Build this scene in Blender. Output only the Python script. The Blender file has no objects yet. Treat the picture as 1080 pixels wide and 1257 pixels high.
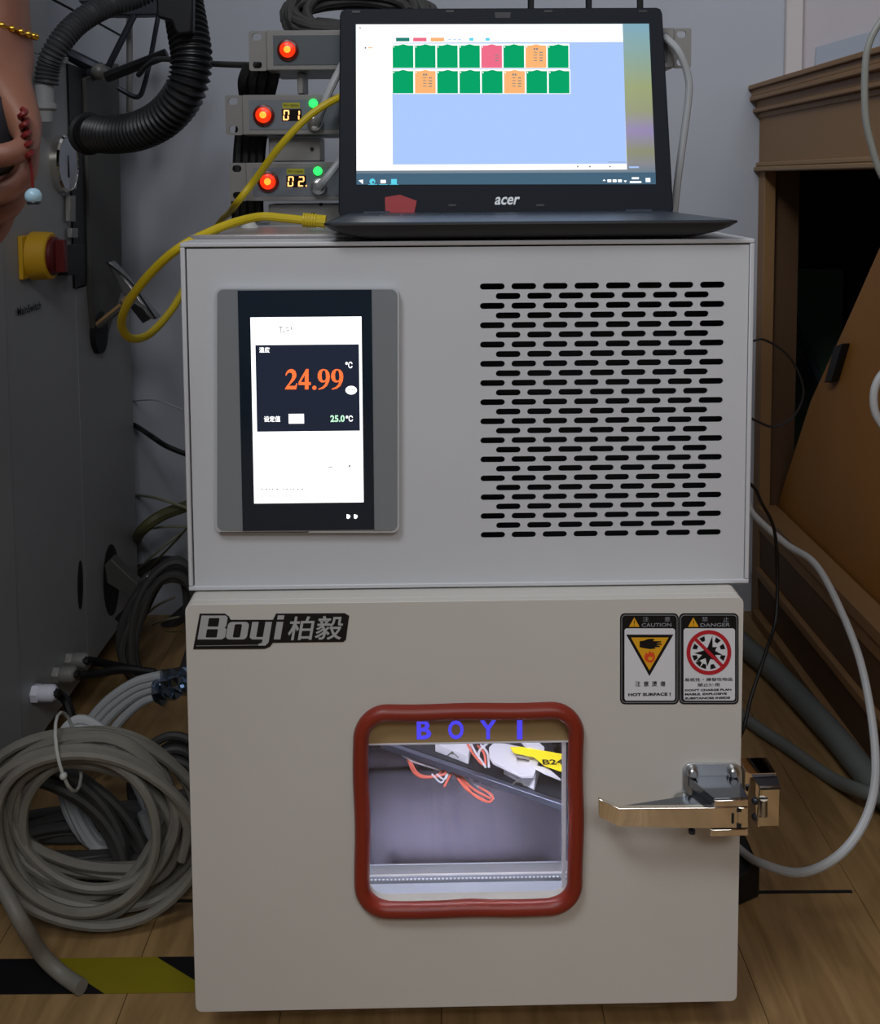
import bpy, bmesh, math, random
from mathutils import Vector as V, Matrix
random.seed(7)
R = math.radians
scn = bpy.context.scene
col = scn.collection

# ------------------------------------------------------------------ camera
F, CX, CY, W, H = 1250.0, 540.0, 315.0, 1080, 1257
HC = 0.81
PITCH, ROLL = R(4.35), R(0.36)
fwd = V((0, math.cos(PITCH), -math.sin(PITCH)))
r0, u0 = V((1, 0, 0)), V((0, math.sin(PITCH), math.cos(PITCH)))
rgt = r0*math.cos(ROLL) - u0*math.sin(ROLL)
upv = r0*math.sin(ROLL) + u0*math.cos(ROLL)
EYE = V((0, 0, HC))
cam = bpy.data.objects.new('camera', bpy.data.cameras.new('camera'))
col.objects.link(cam)
m = Matrix((rgt, upv, -fwd)).transposed().to_4x4(); m.translation = EYE
cam.matrix_world = m
cam.data.sensor_fit = 'AUTO'; cam.data.sensor_width = 36
cam.data.lens = F/H*36
cam.data.shift_y = -(H/2 - CY)/H
cam.data.clip_start = 0.02
scn.camera = cam

# ------------------------------------------------------------------ light
scn.view_settings.view_transform = 'Standard'
scn.view_settings.look = 'None'
scn.view_settings.gamma = 1
scn.view_settings.use_curve_mapping = False
scn.view_settings.exposure = 0.0
w = bpy.data.worlds.new('room_light'); scn.world = w; w.use_nodes = True
w.node_tree.nodes['Background'].inputs[0].default_value = (0.62, 0.68, 0.80, 1)
w.node_tree.nodes['Background'].inputs[1].default_value = 0.16
def area(name, loc, target, size, power, color, sy=None):
    l = bpy.data.lights.new(name, 'AREA'); l.energy = power; l.color = color
    l.shape = 'RECTANGLE'; l.size = size; l.size_y = sy or size
    o = bpy.data.objects.new(name, l); col.objects.link(o); o.location = loc
    o.rotation_euler = (V(target)-V(loc)).to_track_quat('-Z', 'Y').to_euler()
    return o
area('ceiling_lamp', (-0.80, -0.35, 2.5), (0.1, 0.9, 0.3), 0.9, 28.5, (0.90, 0.94, 1.0), 0.5)
area('ceiling_lamp_behind', (0.5, -1.6, 2.5), (0.1, 0.6, 0.5), 1.3, 24, (0.96, 0.97, 1.0), 0.6)

# ------------------------------------------------------------------ materials
def lin(h):
    h = h.lstrip('#'); c = [int(h[i:i+2], 16)/255 for i in (0, 2, 4)]
    return [x/12.92 if x <= .04045 else ((x+.055)/1.055)**2.4 for x in c] + [1]
_m = {}
def mat(name, color='#808080', rough=.5, metal=0, emit=None, estr=1, noise=None, bump=0, trans=0, alpha=1, spec=.5, coat=0, scale=20, stretch=None, ior=1.45):
    if name in _m: return _m[name]
    m = bpy.data.materials.new(name); m.use_nodes = True; nt = m.node_tree
    b = nt.nodes['Principled BSDF']; i = b.inputs
    i['Base Color'].default_value = lin(color); i['Roughness'].default_value = rough
    i['Metallic'].default_value = metal; i['Transmission Weight'].default_value = trans
    i['Alpha'].default_value = alpha; i['Specular IOR Level'].default_value = spec
    i['Coat Weight'].default_value = coat; i['IOR'].default_value = ior
    if emit:
        i['Emission Color'].default_value = lin(emit); i['Emission Strength'].default_value = estr
    if noise or bump:
        tc = nt.nodes.new('ShaderNodeTexCoord'); mp = nt.nodes.new('ShaderNodeMapping')
        nt.links.new(tc.outputs['Object'], mp.inputs[0])
        if stretch: mp.inputs['Scale'].default_value = stretch
        nz = nt.nodes.new('ShaderNodeTexNoise'); nz.inputs['Scale'].default_value = scale; nz.inputs['Detail'].default_value = 6
        nt.links.new(mp.outputs[0], nz.inputs['Vector'])
        if noise:
            cr = nt.nodes.new('ShaderNodeValToRGB'); nt.links.new(nz.outputs['Fac'], cr.inputs[0])
            cr.color_ramp.elements[0].position = .32; cr.color_ramp.elements[1].position = .68
            cr.color_ramp.elements[0].color = lin(color); cr.color_ramp.elements[1].color = lin(noise)
            nt.links.new(cr.outputs[0], i['Base Color'])
        if bump:
            bp = nt.nodes.new('ShaderNodeBump'); bp.inputs['Strength'].default_value = bump; bp.inputs['Distance'].default_value = .002
            nt.links.new(nz.outputs['Fac'], bp.inputs['Height']); nt.links.new(bp.outputs[0], i['Normal'])
    _m[name] = m; return m

M = dict(
    wall=mat('wall_paint', '#b2b7c1', .85, noise='#bcc0c8', scale=3, bump=.15),
    wallpink=mat('wall_paint_right', '#bdb9bf', .85, noise='#c6c1c6', scale=3),
    shell=mat('powder_coat_white', '#c2c4c7', .42, noise='#c7c9cc', scale=6),
    shellin=mat('housing_inside', '#151515', .9),
    door=mat('powder_coat_door', '#c6c2ba', .45, noise='#cac6bf', scale=6),
    seam=mat('dark_seam', '#101113', .7),
    black=mat('black_plastic', '#0f1013', .45),
    blackrub=mat('black_rubber', '#17181a', .5),
    panelgrey=mat('panel_grey', '#7b8083', .5),
    panelrim=mat('panel_rim', '#c4c7ca', .35, metal=.2),
    glassblk=mat('display_glass_black', '#1c2733', .12),
    white_e=mat('screen_white', '#000000', .4, emit='#ffffff', estr=1.6),
    navy_e=mat('screen_navy', '#05070c', .3, emit='#1f2638', estr=.9),
    orange_e=mat('screen_orange', '#000000', .4, emit='#ff7038', estr=1.3),
    greenw_e=mat('screen_pale_green', '#000000', .4, emit='#c8ffd8', estr=1.1),
    mark=mat('screen_marks', '#000000', .4, emit='#30343c', estr=1),
    led_w=mat('led_white', '#ffffff', .4, emit='#ffffff', estr=2),
    gasket=mat('red_silicone', '#7d2616', .4, noise='#862b19', scale=9),
    steel=mat('stainless', '#5b5a60', .26, metal=1, noise='#716d76', scale=5, stretch=(1, 1, 14)),
    steelfloor=mat('stainless_floor', '#8e909a', .20, metal=1, noise='#7b7a86', scale=7),
    chrome=mat('chrome', '#f2ece0', .07, metal=1),
    stripm=mat('strip_metal', '#a4a9b4', .4, metal=.2),
    dotm=mat('lit_hole_dots', '#f6f8ff', .4),  # white painted in for the light that the punched holes catch
    steelm=mat('satin_steel', '#c8cacc', .3, metal=.85),
    chromed=mat('dark_chrome', '#858b94', .12, metal=1),
    steel2=mat('brushed_steel', '#b4b4b2', .28, metal=1),
    darkmetal=mat('dark_metal', '#3d4048', .4, metal=.7),
    beamm=mat('blue_grey_steel', '#6d7384', .35, metal=.8),
    glass=mat('clear_glass', '#ffffff', .02, trans=1, ior=1.45),
    brownplate=mat('brown_plate', '#a48b62', .5),
    blue_e=mat('blue_letters', '#2222aa', .5, emit='#5048f0', estr=.9),
    lapblk=mat('laptop_plastic', '#121821', .6, spec=.25),
    lapbase=mat('laptop_underside', '#17181b', .5),
    lapdeck=mat('laptop_deck', '#39414d', .35),
    silver=mat('silver_print', '#b8bcc0', .35, metal=.3),
    redst=mat('red_sticker', '#a8252c', .5),
    rack=mat('rack_metal', '#8d8b87', .42, metal=.35),
    rackface=mat('rack_label_face', '#6e747a', .5),
    rackface1=mat('rack_label_dark', '#5a6164', .35),
    redlamp=mat('red_lamp_glow', '#801000', .3, emit='#e8300a', estr=1.2),
    redlampc=mat('red_lamp_core', '#ff7a20', .3, emit='#ff8a2a', estr=2.0),
    redring=mat('red_lamp_bezel', '#3a0d08', .3, emit='#5a0a02', estr=.25),
    amber=mat('amber_digit', '#ffb060', .4, emit='#ffb46a', estr=1.9),
    segblk=mat('digit_window', '#1a0f0c', .25),
    yellowst=mat('yellow_sticker', '#a8a326', .6),
    green_e=mat('green_lamp', '#20ff60', .4, emit='#30f062', estr=1.6),
    yellow=mat('yellow_cable', '#c7ae16', .45),
    greycab=mat('grey_cable', '#83857f', .5),
    greycab2=mat('grey_cable_warm', '#716d64', .5, noise='#7c786e', scale=30),
    whitecab=mat('white_cable', '#b9bcbd', .45),
    palecab=mat('pale_cable', '#a9acad', .45),
    darkcab=mat('dark_grey_cable', '#3d3c3a', .55),
    olive=mat('olive_cable', '#5d5a3a', .5),
    tube_c=mat('translucent_tubing', '#8d8b72', .3),
    blackcab=mat('black_cable', '#0c0c0e', .5),
    hose=mat('ribbed_hose_black', '#1f2022', .35),
    hoseg=mat('ribbed_conduit_grey', '#3e4043', .45),
    cab=mat('cabinet_grey', '#959798', .5, noise='#9b9d9e', scale=4),
    cabdark=mat('cabinet_dark_panel', '#4c4c47', .55),
    ywsw=mat('switch_yellow', '#c79a1c', .5),
    redsw=mat('switch_red', '#5a1416', .45),
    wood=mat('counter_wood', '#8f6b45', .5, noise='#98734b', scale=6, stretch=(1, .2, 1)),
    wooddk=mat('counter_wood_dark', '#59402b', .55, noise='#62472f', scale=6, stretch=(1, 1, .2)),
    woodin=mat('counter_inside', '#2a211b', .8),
    woodor=mat('board_orange_brown', '#94632a', .5, noise='#a06b2c', scale=5, stretch=(1, 1, .3)),
    woodlt=mat('wood_light_edge', '#9c7c55', .5),
    greenb=mat('green_board', '#6a8a72', .6),
    bluebar=mat('blue_grey_bar', '#56646c', .4),
    hosefl=mat('grey_green_hose', '#6f7470', .5),
    tapey=mat('tape_yellow_shaded', '#7f740e', .5),  # bright yellow darkened: the shadow over the tape is put into its colour
    tapek=mat('tape_black', '#0e0c10', .5),
    foil=mat('foil', '#9fb0c4', .15, metal=1),
    skin=mat('skin', '#84594a', .5, noise='#8f604a', scale=14),
    gold=mat('gold', '#c99b3c', .25, metal=1),
    redstr=mat('red_string', '#6d1414', .5),
    bead=mat('pale_blue_bead', '#9fc4d4', .25),
    tray=mat('aluminium_tray', '#a9a5a5', .35, metal=.5),
    zip=mat('white_nylon', '#b8bab4', .5),
    stk=mat('sticker_black', '#0a0b10', .45),
    stw=mat('sticker_white', '#d9dade', .45),
    sty=mat('sticker_yellow', '#e0a420', .45),
    str_=mat('sticker_red', '#b8202c', .45),
    sto=mat('sticker_orange', '#dc4a26', .45),
    stg=mat('sticker_grey_text', '#8e9298', .45),
    pinkw=mat('pink_wire', '#d46a5a', .45),
    whitep=mat('white_plastic', '#e0e0ea', .4),
    tagy=mat('yellow_tag', '#ecd928', .5),
    blueplas=mat('blue_plastic_sheet', '#a5afbd', .4),
)

def woodfloor(k):
    m = bpy.data.materials.new('laminate_%s' % 'abcd'[k]); m.use_nodes = True; nt = m.node_tree
    b = nt.nodes['Principled BSDF']
    tc = nt.nodes.new('ShaderNodeTexCoord'); mp = nt.nodes.new('ShaderNodeMapping')
    nt.links.new(tc.outputs['Object'], mp.inputs[0]); mp.inputs['Scale'].default_value = (9, 1.1, 1)
    mp.inputs['Location'].default_value = (k*3.1, k*1.7, 0)
    nz = nt.nodes.new('ShaderNodeTexNoise'); nz.inputs['Scale'].default_value = 5; nz.inputs['Detail'].default_value = 9
    nz.inputs['Distortion'].default_value = 1.2
    nt.links.new(mp.outputs[0], nz.inputs['Vector'])
    cr = nt.nodes.new('ShaderNodeValToRGB'); nt.links.new(nz.outputs['Fac'], cr.inputs[0])
    a, c = [('#876a42', '#a9875a'), ('#896c44', '#ab895c'), ('#856840', '#a68457'), ('#8a6d45', '#aa885b')][k]
    cr.color_ramp.elements[0].position = .35; cr.color_ramp.elements[1].position = .7
    cr.color_ramp.elements[0].color = lin(a); cr.color_ramp.elements[1].color = lin(c)
    nt.links.new(cr.outputs[0], b.inputs['Base Color']); b.inputs['Roughness'].default_value = .42
    return m
FL = [woodfloor(k) for k in range(4)]

# ------------------------------------------------------------------ geometry helpers
def ray(px, py): return fwd*F + rgt*(px-CX) + upv*(CY-py)
def P(px, py, x=None, y=None, z=None):
    d = ray(px, py)
    if y is not None: t = y/d.y
    elif x is not None: t = x/d.x
    else: t = (z-HC)/d.z
    return EYE + d*t
class Plane:
    def __init__(s, O, U, Vv): s.O, s.U, s.V = V(O), V(U).normalized(), V(Vv).normalized(); s.N = s.U.cross(s.V)
    def hit(s, px, py, n=0):
        d = ray(px, py); O = s.O + s.N*n; t = (O-EYE).dot(s.N)/d.dot(s.N)
        q = EYE + d*t - O
        return q.dot(s.U), q.dot(s.V)
    def at(s, u, v, n=0): return s.O + s.U*u + s.V*v + s.N*n
    def px(s, px, py, n=0): u, v = s.hit(px, py, n); return s.at(u, v, n)

class MB:
    def __init__(s): s.v = []; s.f = []; s.m = []
    def add(s, vs, fs, mi=0):
        n = len(s.v); s.v += [V(a) for a in vs]; s.f += [[n+i for i in f] for f in fs]; s.m += [mi]*len(fs); return s
    def box(s, a, b, mi=0, T=None):
        x0, y0, z0 = a; x1, y1, z1 = b
        vs = [V((x, y, z)) for x in (x0, x1) for y in (y0, y1) for z in (z0, z1)]
        if T is not None: vs = [T @ q for q in vs]
        return s.add(vs, [(0, 1, 3, 2), (4, 6, 7, 5), (0, 4, 5, 1), (2, 3, 7, 6), (0, 2, 6, 4), (1, 5, 7, 3)], mi)
    def pbox(s, pl, u0, v0, u1, v1, n0, n1, mi=0):
        vs = [pl.at(u, v, n) for u in (u0, u1) for v in (v0, v1) for n in (n0, n1)]
        return s.add(vs, [(0, 1, 3, 2), (4, 6, 7, 5), (0, 4, 5, 1), (2, 3, 7, 6), (0, 2, 6, 4), (1, 5, 7, 3)], mi)
    def prism(s, poly, vec, mi=0):
        n = len(poly); vec = V(vec); poly = [V(p) for p in poly]
        return s.add(poly + [p+vec for p in poly], [list(range(n))[::-1], list(range(n, 2*n))] + [(i, (i+1) % n, n+(i+1) % n, n+i) for i in range(n)], mi)
    def pprism(s, pl, pts, n0, n1, mi=0, px=True):      # pts are traced outlines on a real plane
        if px: uv = [pl.hit(a, b, n1) for a, b in pts]
        else: uv = pts
        return s.prism([pl.at(u, v, n0) for u, v in uv], pl.N*(n1-n0), mi)
    def cyl(s, a, b, ra, rb=None, seg=20, mi=0, cap=True):
        a, b = V(a), V(b); rb = ra if rb is None else rb
        d = (b-a).normalized(); x = d.orthogonal().normalized(); y = d.cross(x)
        vs = []
        for c, r in ((a, ra), (b, rb)):
            for i in range(seg): t = 2*math.pi*i/seg; vs.append(c + x*math.cos(t)*r + y*math.sin(t)*r)
        fs = [(i, (i+1) % seg, seg+(i+1) % seg, seg+i) for i in range(seg)]
        if cap: fs += [list(range(seg))[::-1], list(range(seg, 2*seg))]
        return s.add(vs, fs, mi)
    def lathe(s, a, axis, prof, seg=24, mi=0, cap=True):  # prof: (dist, radius)
        a = V(a); d = V(axis).normalized(); x = d.orthogonal().normalized(); y = d.cross(x); vs = []; fs = []
        for t, r in prof:
            for i in range(seg): q = 2*math.pi*i/seg; vs.append(a + d*t + x*math.cos(q)*r + y*math.sin(q)*r)
        n = len(prof)
        for k in range(n-1):
            for i in range(seg): fs.append((k*seg+i, k*seg+(i+1) % seg, (k+1)*seg+(i+1) % seg, (k+1)*seg+i))
        if cap: fs += [list(range(seg))[::-1], [(n-1)*seg+i for i in range(seg)]]
        return s.add(vs, fs, mi)
    def ball(s, c, r, mi=0, seg=14):
        return s.lathe(V(c)-V((0, 0, r)), (0, 0, 1), [(r-r*math.cos(math.pi*k/8), max(1e-5, r*math.sin(math.pi*k/8))) for k in range(9)], seg, mi)
    def tube(s, pts, r, seg=10, sub=8, mi=0, rf=None, closed=False, raw=False, flat=None):
        q = [V(p) for p in pts] if raw else spline(pts, sub, closed)
        n = len(q); vs = []; fs = []
        t0 = (q[1]-q[0]).normalized(); x = flat.cross(t0).normalized() if flat is not None else t0.orthogonal().normalized()
        L = 0
        for i, p in enumerate(q):
            if closed: t = (q[(i+1) % n]-q[i-1]).normalized()
            else: t = (q[min(i+1, n-1)]-q[max(i-1, 0)]).normalized()
            if i: L += (q[i]-q[i-1]).length
            x = (x - t*x.dot(t)).normalized(); y = t.cross(x)
            rr = rf(L) if rf else (r[0], r[1]) if isinstance(r, tuple) else r
            rx, ry = rr if isinstance(rr, tuple) else (rr, rr)
            for k in range(seg): a = 2*math.pi*k/seg; vs.append(p + x*math.cos(a)*rx + y*math.sin(a)*ry)
        for i in range(n if closed else n-1):
            j = (i+1) % n
            for k in range(seg): fs.append((i*seg+k, i*seg+(k+1) % seg, j*seg+(k+1) % seg, j*seg+k))
        if not closed: fs += [list(range(seg))[::-1], [(n-1)*seg+k for k in range(seg)]]
        return s.add(vs, fs, mi)
    def plate(s, pl, outs, n0, n1, mi=0, px=False):     # filled outline with holes
        c = bpy.data.curves.new('tmp', 'CURVE'); c.dimensions = '2D'; c.fill_mode = 'BOTH'; c.extrude = abs(n1-n0)/2
        for o in outs:
            if px: o = [pl.hit(a, b, max(n0, n1)) for a, b in o]
            sp = c.splines.new('POLY'); sp.points.add(len(o)-1); sp.use_cyclic_u = True
            for i, (a, b) in enumerate(o): sp.points[i].co = (a, b, 0, 1)
        return s._curve(c, pl, 0, 0, (n0+n1)/2, mi)
    def _curve(s, c, pl, u, v, n, mi, shear=0):
        o = bpy.data.objects.new('tmp', c); col.objects.link(o)
        bpy.context.view_layer.update()
        me = bpy.data.meshes.new_from_object(o.evaluated_get(bpy.context.evaluated_depsgraph_get()))
        bm = bmesh.new(); bm.from_mesh(me); bmesh.ops.remove_doubles(bm, verts=bm.verts, dist=1e-6); bm.to_mesh(me); bm.free()
        s.add([pl.at(u+p.co.x+shear*p.co.y, v+p.co.y, n+p.co.z) for p in me.vertices], [list(p.vertices) for p in me.polygons], mi)
        bpy.data.objects.remove(o); bpy.data.meshes.remove(me); bpy.data.curves.remove(c); return s
    def text(s, pl, body, u0, v0, u1, v1, n, th=.0002, mi=0, bold=0, shear=0):   # fitted into the box u0..u1, v0..v1
        c = bpy.data.curves.new('tmp', 'FONT'); c.body = body; c.size = 1; c.extrude = 0; c.offset = bold; c.resolution_u = 3
        o = bpy.data.objects.new('tmp', c); col.objects.link(o); bpy.context.view_layer.update()
        me = bpy.data.meshes.new_from_object(o.evaluated_get(bpy.context.evaluated_depsgraph_get()))
        xs = [p.co.x for p in me.vertices]; ys = [p.co.y for p in me.vertices]
        if xs:
            ax, bx, ay, by = min(xs), max(xs), min(ys), max(ys)
            su = (u1-u0)/(bx-ax); sv = (v1-v0)/(by-ay)
            s.add([pl.at(u0+(p.co.x-ax)*su+shear*(p.co.y-ay)*sv, v0+(p.co.y-ay)*sv, n+th) for p in me.vertices], [list(p.vertices) for p in me.polygons], mi)
        bpy.data.objects.remove(o); bpy.data.meshes.remove(me); bpy.data.curves.remove(c); return s
    def textpx(s, pl, body, x0, y0, x1, y1, n, mi=0, bold=0, shear=0, th=.0002):
        a = pl.hit(x0, y1, n); b = pl.hit(x1, y0, n)
        return s.text(pl, body, a[0], a[1], b[0], b[1], n, th, mi, bold, shear)
    def rpx(s, pl, x0, y0, x1, y1, n, mi=0, th=.0002):
        a = pl.hit(x0, y1, n); b = pl.hit(x1, y0, n)
        return s.pbox(pl, a[0], a[1], b[0], b[1], n, n+th, mi)
    def build(s, name, mats, parent=None, bevel=0, smooth=35, label=None, cat=None, group=None, kind=None, origin=None):
        if not isinstance(mats, (list, tuple)): mats = [mats]
        me = bpy.data.meshes.new(name)
        if parent is None:
            if origin is None:
                lo = [min(p[k] for p in s.v) for k in range(3)]; hi = [max(p[k] for p in s.v) for k in range(3)]
                origin = V(((lo[0]+hi[0])/2, (lo[1]+hi[1])/2, lo[2]))
            T = Matrix.Translation(origin)
        else: T = gm(parent)
        Ti = T.inverted()
        me.from_pydata([Ti @ p for p in s.v], [], s.f)
        for q in mats: me.materials.append(q)
        me.polygons.foreach_set('material_index', s.m)
        bm = bmesh.new(); bm.from_mesh(me); bmesh.ops.recalc_face_normals(bm, faces=bm.faces); bm.to_mesh(me); bm.free()
        if smooth:
            me.polygons.foreach_set('use_smooth', [True]*len(me.polygons)); me.set_sharp_from_angle(angle=R(smooth))
        o = bpy.data.objects.new(name, me); col.objects.link(o)
        if parent is None: o.matrix_world = T; GM[o.name] = T
        else: o.parent = parent; GM[o.name] = T
        if bevel:
            b = o.modifiers.new('bevel', 'BEVEL'); b.width = bevel; b.segments = 2; b.limit_method = 'ANGLE'; b.angle_limit = R(40)
            b.harden_normals = False
        tag(o, label, cat, group, kind)
        return o
GM = {}
def gm(o): return GM.get(o.name, Matrix.Identity(4))
def tag(o, label=None, cat=None, group=None, kind=None):
    if label: o['label'] = label
    if cat: o['category'] = cat
    if group: o['group'] = group
    if kind: o['kind'] = kind
    return o
def thing(name, T, label, cat, group=None):
    o = bpy.data.objects.new(name, None); o.empty_display_size = .02; col.objects.link(o)
    if not isinstance(T, Matrix): T = Matrix.Translation(V(T))
    o.matrix_world = T; GM[o.name] = T.copy(); return tag(o, label, cat, group)
def spline(pts, sub=8, closed=False):
    p = [V(a) for a in pts]; n = len(p); out = []
    for i in range(n if closed else n-1):
        g = (lambda k: p[k % n]) if closed else (lambda k: p[max(0, min(n-1, k))])
        a, b, c, d = g(i-1), g(i), g(i+1), g(i+2)
        for k in range(sub):
            t = k/sub
            out.append(.5*((2*b)+(c-a)*t+(2*a-5*b+4*c-d)*t*t+(3*b-a-3*c+d)*t**3))
    if not closed: out.append(p[-1])
    return out
def rr(u0, v0, u1, v1, r, seg=6):
    out = []
    for cx, cy, a in ((u1-r, v1-r, 0), (u0+r, v1-r, 90), (u0+r, v0+r, 180), (u1-r, v0+r, 270)):
        for k in range(seg+1): t = R(a+90*k/seg); out.append((cx+r*math.cos(t), cy+r*math.sin(t)))
    return out
def circ(cx, cy, r, n=16, ry=None): return [(cx+r*math.cos(2*math.pi*k/n), cy+(ry or r)*math.sin(2*math.pi*k/n)) for k in range(n)]

# ================================================================== SETTING
WY, XF, XL = 1.85, .578, -.552          # back wall, counter face, cabinet face
zc = P(933, 105, x=XF).z                # cornice top
mb = MB().box((-1.6, WY, -.02), (XF+.055, WY+.12, 2.7))
mb.build('wall_back', M['wall'], kind='structure', smooth=0)
MB().box((XF+.055, WY, zc-.005), (1.9, WY+.12, 2.7)).build('wall_right', M['wallpink'], kind='structure', smooth=0)
MB().box((-1.62, -2.6, -.02), (-1.6, WY, 2.7)).build('wall_left', M['wall'], kind='structure', smooth=0)
MB().box((1.9, -2.6, -.02), (1.92, 2.5, 2.7)).build('wall_side', M['wall'], kind='structure', smooth=0)
MB().box((-1.6, -2.62, -.02), (1.9, -2.6, 2.7)).build('wall_front', M['wall'], kind='structure', smooth=0)
MB().box((-1.6, -2.6, 2.7), (1.9, 2.5, 2.72)).build('ceiling', mat('ceiling_paint', '#cfcfd0', .9), kind='structure', smooth=0)
# corner strip and scuffed conduit cover on the wall
a = P(964, 85, y=WY-.012); b = P(985, 85, y=WY-.012)
MB().box((a.x, WY-.012, zc-.02), (b.x, WY, 2.6)).build('trim_1', mat('trim_white', '#cfc9c8', .6), kind='structure', bevel=.002)
floor = MB().box((-1.6, -2.6, -.06), (1.9, 2.6, -.008)).build('floor', mat('underfloor', '#1a120c', .9), kind='structure', smooth=0, origin=V((0, 0, 0)))
PW = .157
meshes = {}
for i in range(-8, 9):
    x0 = .311 + PW*i
    ys = [1.10 if i in (0, -4, -5) else 1.10 + .9*random.random()*(1 if i % 2 else .6)]
    k = ys[0]
    while k > -1.2: k -= .9; ys.append(k)
    ys = [min(ys[0]+.9, 2.5)] + ys
    if ys[0] < 2.4: ys = [2.5] + ys
    for a, b in zip(ys[1:], ys[:-1]):
        key = (round(b-a, 3), random.randrange(4))
        if key not in meshes:
            L = key[0]
            mb = MB().box((.0004, .0008, -.008), (PW-.0004, L-.0008, 0))
            me = bpy.data.meshes.new('plank'); me.from_pydata(mb.v, [], mb.f); me.materials.append(FL[key[1]])
            meshes[key] = me
        o = bpy.data.objects.new('plank', meshes[key]); col.objects.link(o); o.parent = floor; o.location = (x0, a, 0)
# wide open joint between planks right of the machine and left of it is simply the plank gap; dark filler strips lie in it
for (xa, xb) in ((906, 1046), (150, 236)):
    a = P(xa, 1095 if xa > 500 else 1106, z=.0005); b = P(xb, 1095 if xa > 500 else 1106, z=.0005)
    MB().box((a.x, a.y-.0022, 0), (b.x, a.y+.0022, .0006)).build('joint_strip', M['seam'], floor, smooth=0)

# ================================================================== WOODEN COUNTER (right)
RC = Plane((XF, 0, 0), (0, 1, 0), (0, 0, 1))           # N = +x ; n negative faces the machine
Yn = -.4
ctr = thing('wooden_counter', (XF, WY, 0), 'brown wooden counter with stepped cornice and dark open recess right of the machine', 'counter')
zf1 = P(942, 200, x=XF).z; zf0 = P(942, 210, x=XF).z
zr1 = P(958, 648, x=XF).z; zr0 = zr1-.045
mb = MB()
for dz0, dz1, out in ((-.008, 0, .022), (-.02, -.008, .016), (-.028, -.02, .019), (-.042, -.028, .008), (-.049, -.042, .013), (-.058, -.049, .004)):
    mb.box((XF-out, Yn, zc+dz0), (XF+.05, WY, zc+dz1))
mb.build('cornice', M['wood'], ctr, bevel=.0015)
MB().box((XF, Yn, zf0+.004), (XF+.05, WY, zc-.05)).build('fascia', M['wood'], ctr, smooth=0)
MB().box((XF-.010, Yn, zf0), (XF+.052, WY, zf0+.008)).box((XF-.006, Yn, zf0+.008), (XF+.04, WY, zf0+.016)).build('rail', M['woodlt'], ctr, bevel=.002)
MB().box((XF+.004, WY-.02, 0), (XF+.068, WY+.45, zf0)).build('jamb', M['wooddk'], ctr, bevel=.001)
MB().box((XF, WY-.035, 0), (XF+.02, WY-.0, zf0)).build('jamb_edge', M['wood'], ctr, bevel=.001)
MB().box((XF-.004, Yn, zr1-.02), (XF+.034, WY-.03, zr1)).box((XF, Yn, zr1-.045), (XF+.03, WY-.03, zr1-.02)).build('sill', M['wood'], ctr, bevel=.002)
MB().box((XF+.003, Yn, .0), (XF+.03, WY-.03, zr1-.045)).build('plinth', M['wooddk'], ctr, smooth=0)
MB().box((XF-.006, Yn, .085), (XF+.01, WY-.035, .10)).box((XF-.01, Yn, 0), (XF+.01, WY-.035, .02)).build('plinth_moulding', M['wood'], ctr, bevel=.002)
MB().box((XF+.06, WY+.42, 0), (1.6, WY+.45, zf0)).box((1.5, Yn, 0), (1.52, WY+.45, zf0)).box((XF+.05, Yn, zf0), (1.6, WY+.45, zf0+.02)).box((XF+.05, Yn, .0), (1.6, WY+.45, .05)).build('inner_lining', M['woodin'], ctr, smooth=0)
MB().box((XF+.05, Yn, zc-.02), (1.6, WY, zc-.002)).build('countertop', M['wood'], ctr, smooth=0)
bp_ = [RC.hit(a, b, .056) for a, b in ((953, 660), (1008, 493), (1060, 382), (1095, 305), (1130, 240))]
bp_ += [(bp_[-1][0]-.03, zf0-.006), (Yn+.02, zf0-.006), (Yn+.02, .054), (bp_[0][0]+.02, .054)]
bd = MB().pprism(RC, bp_, .038, .056, px=False)
bd.build('leaning_board', M['woodor'], label='orange-brown board standing slanted inside the counter recess', cat='board', smooth=0)
RD = Plane((0, WY+.36, 0), (1, 0, 0), (0, 0, 1))
MB().pprism(RD, [(972, 330), (1035, 330), (1030, 600), (972, 600)], 0, .012).build('green_board', M['greenb'], label='dull green board upright at the back of the counter recess', cat='board', smooth=0)
RE = Plane((0, WY+.28, 0), (1, 0, 0), (0, 0, 1))
MB().tube([RE.px(968, 380), RE.px(1016, 490)], .008, raw=True, seg=8).build('metal_bar', M['bluebar'], label='thin blue-grey bar slanting inside the counter recess', cat='bar')
MB().pprism(RC, [(1033, 425), (1044, 421), (1030, 468), (1020, 470)], .026, .038).build('board_handle', M['black'], label='small black grip on the slanted edge of the leaning board', cat='handle', bevel=.002)
# blue plastic film on the wall behind the counter top
bf = [P(x, y, y=WY-.004) for x, y in ((1002, 58), (1022, 52), (1050, 44), (1095, 32), (1095, 85), (1000, 85))]
MB().prism(bf, (0, .003, 0)).build('plastic_sheet', M['blueplas'], label='pale blue plastic sheet on wall above the counter', cat='plastic sheet', smooth=0)

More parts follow.
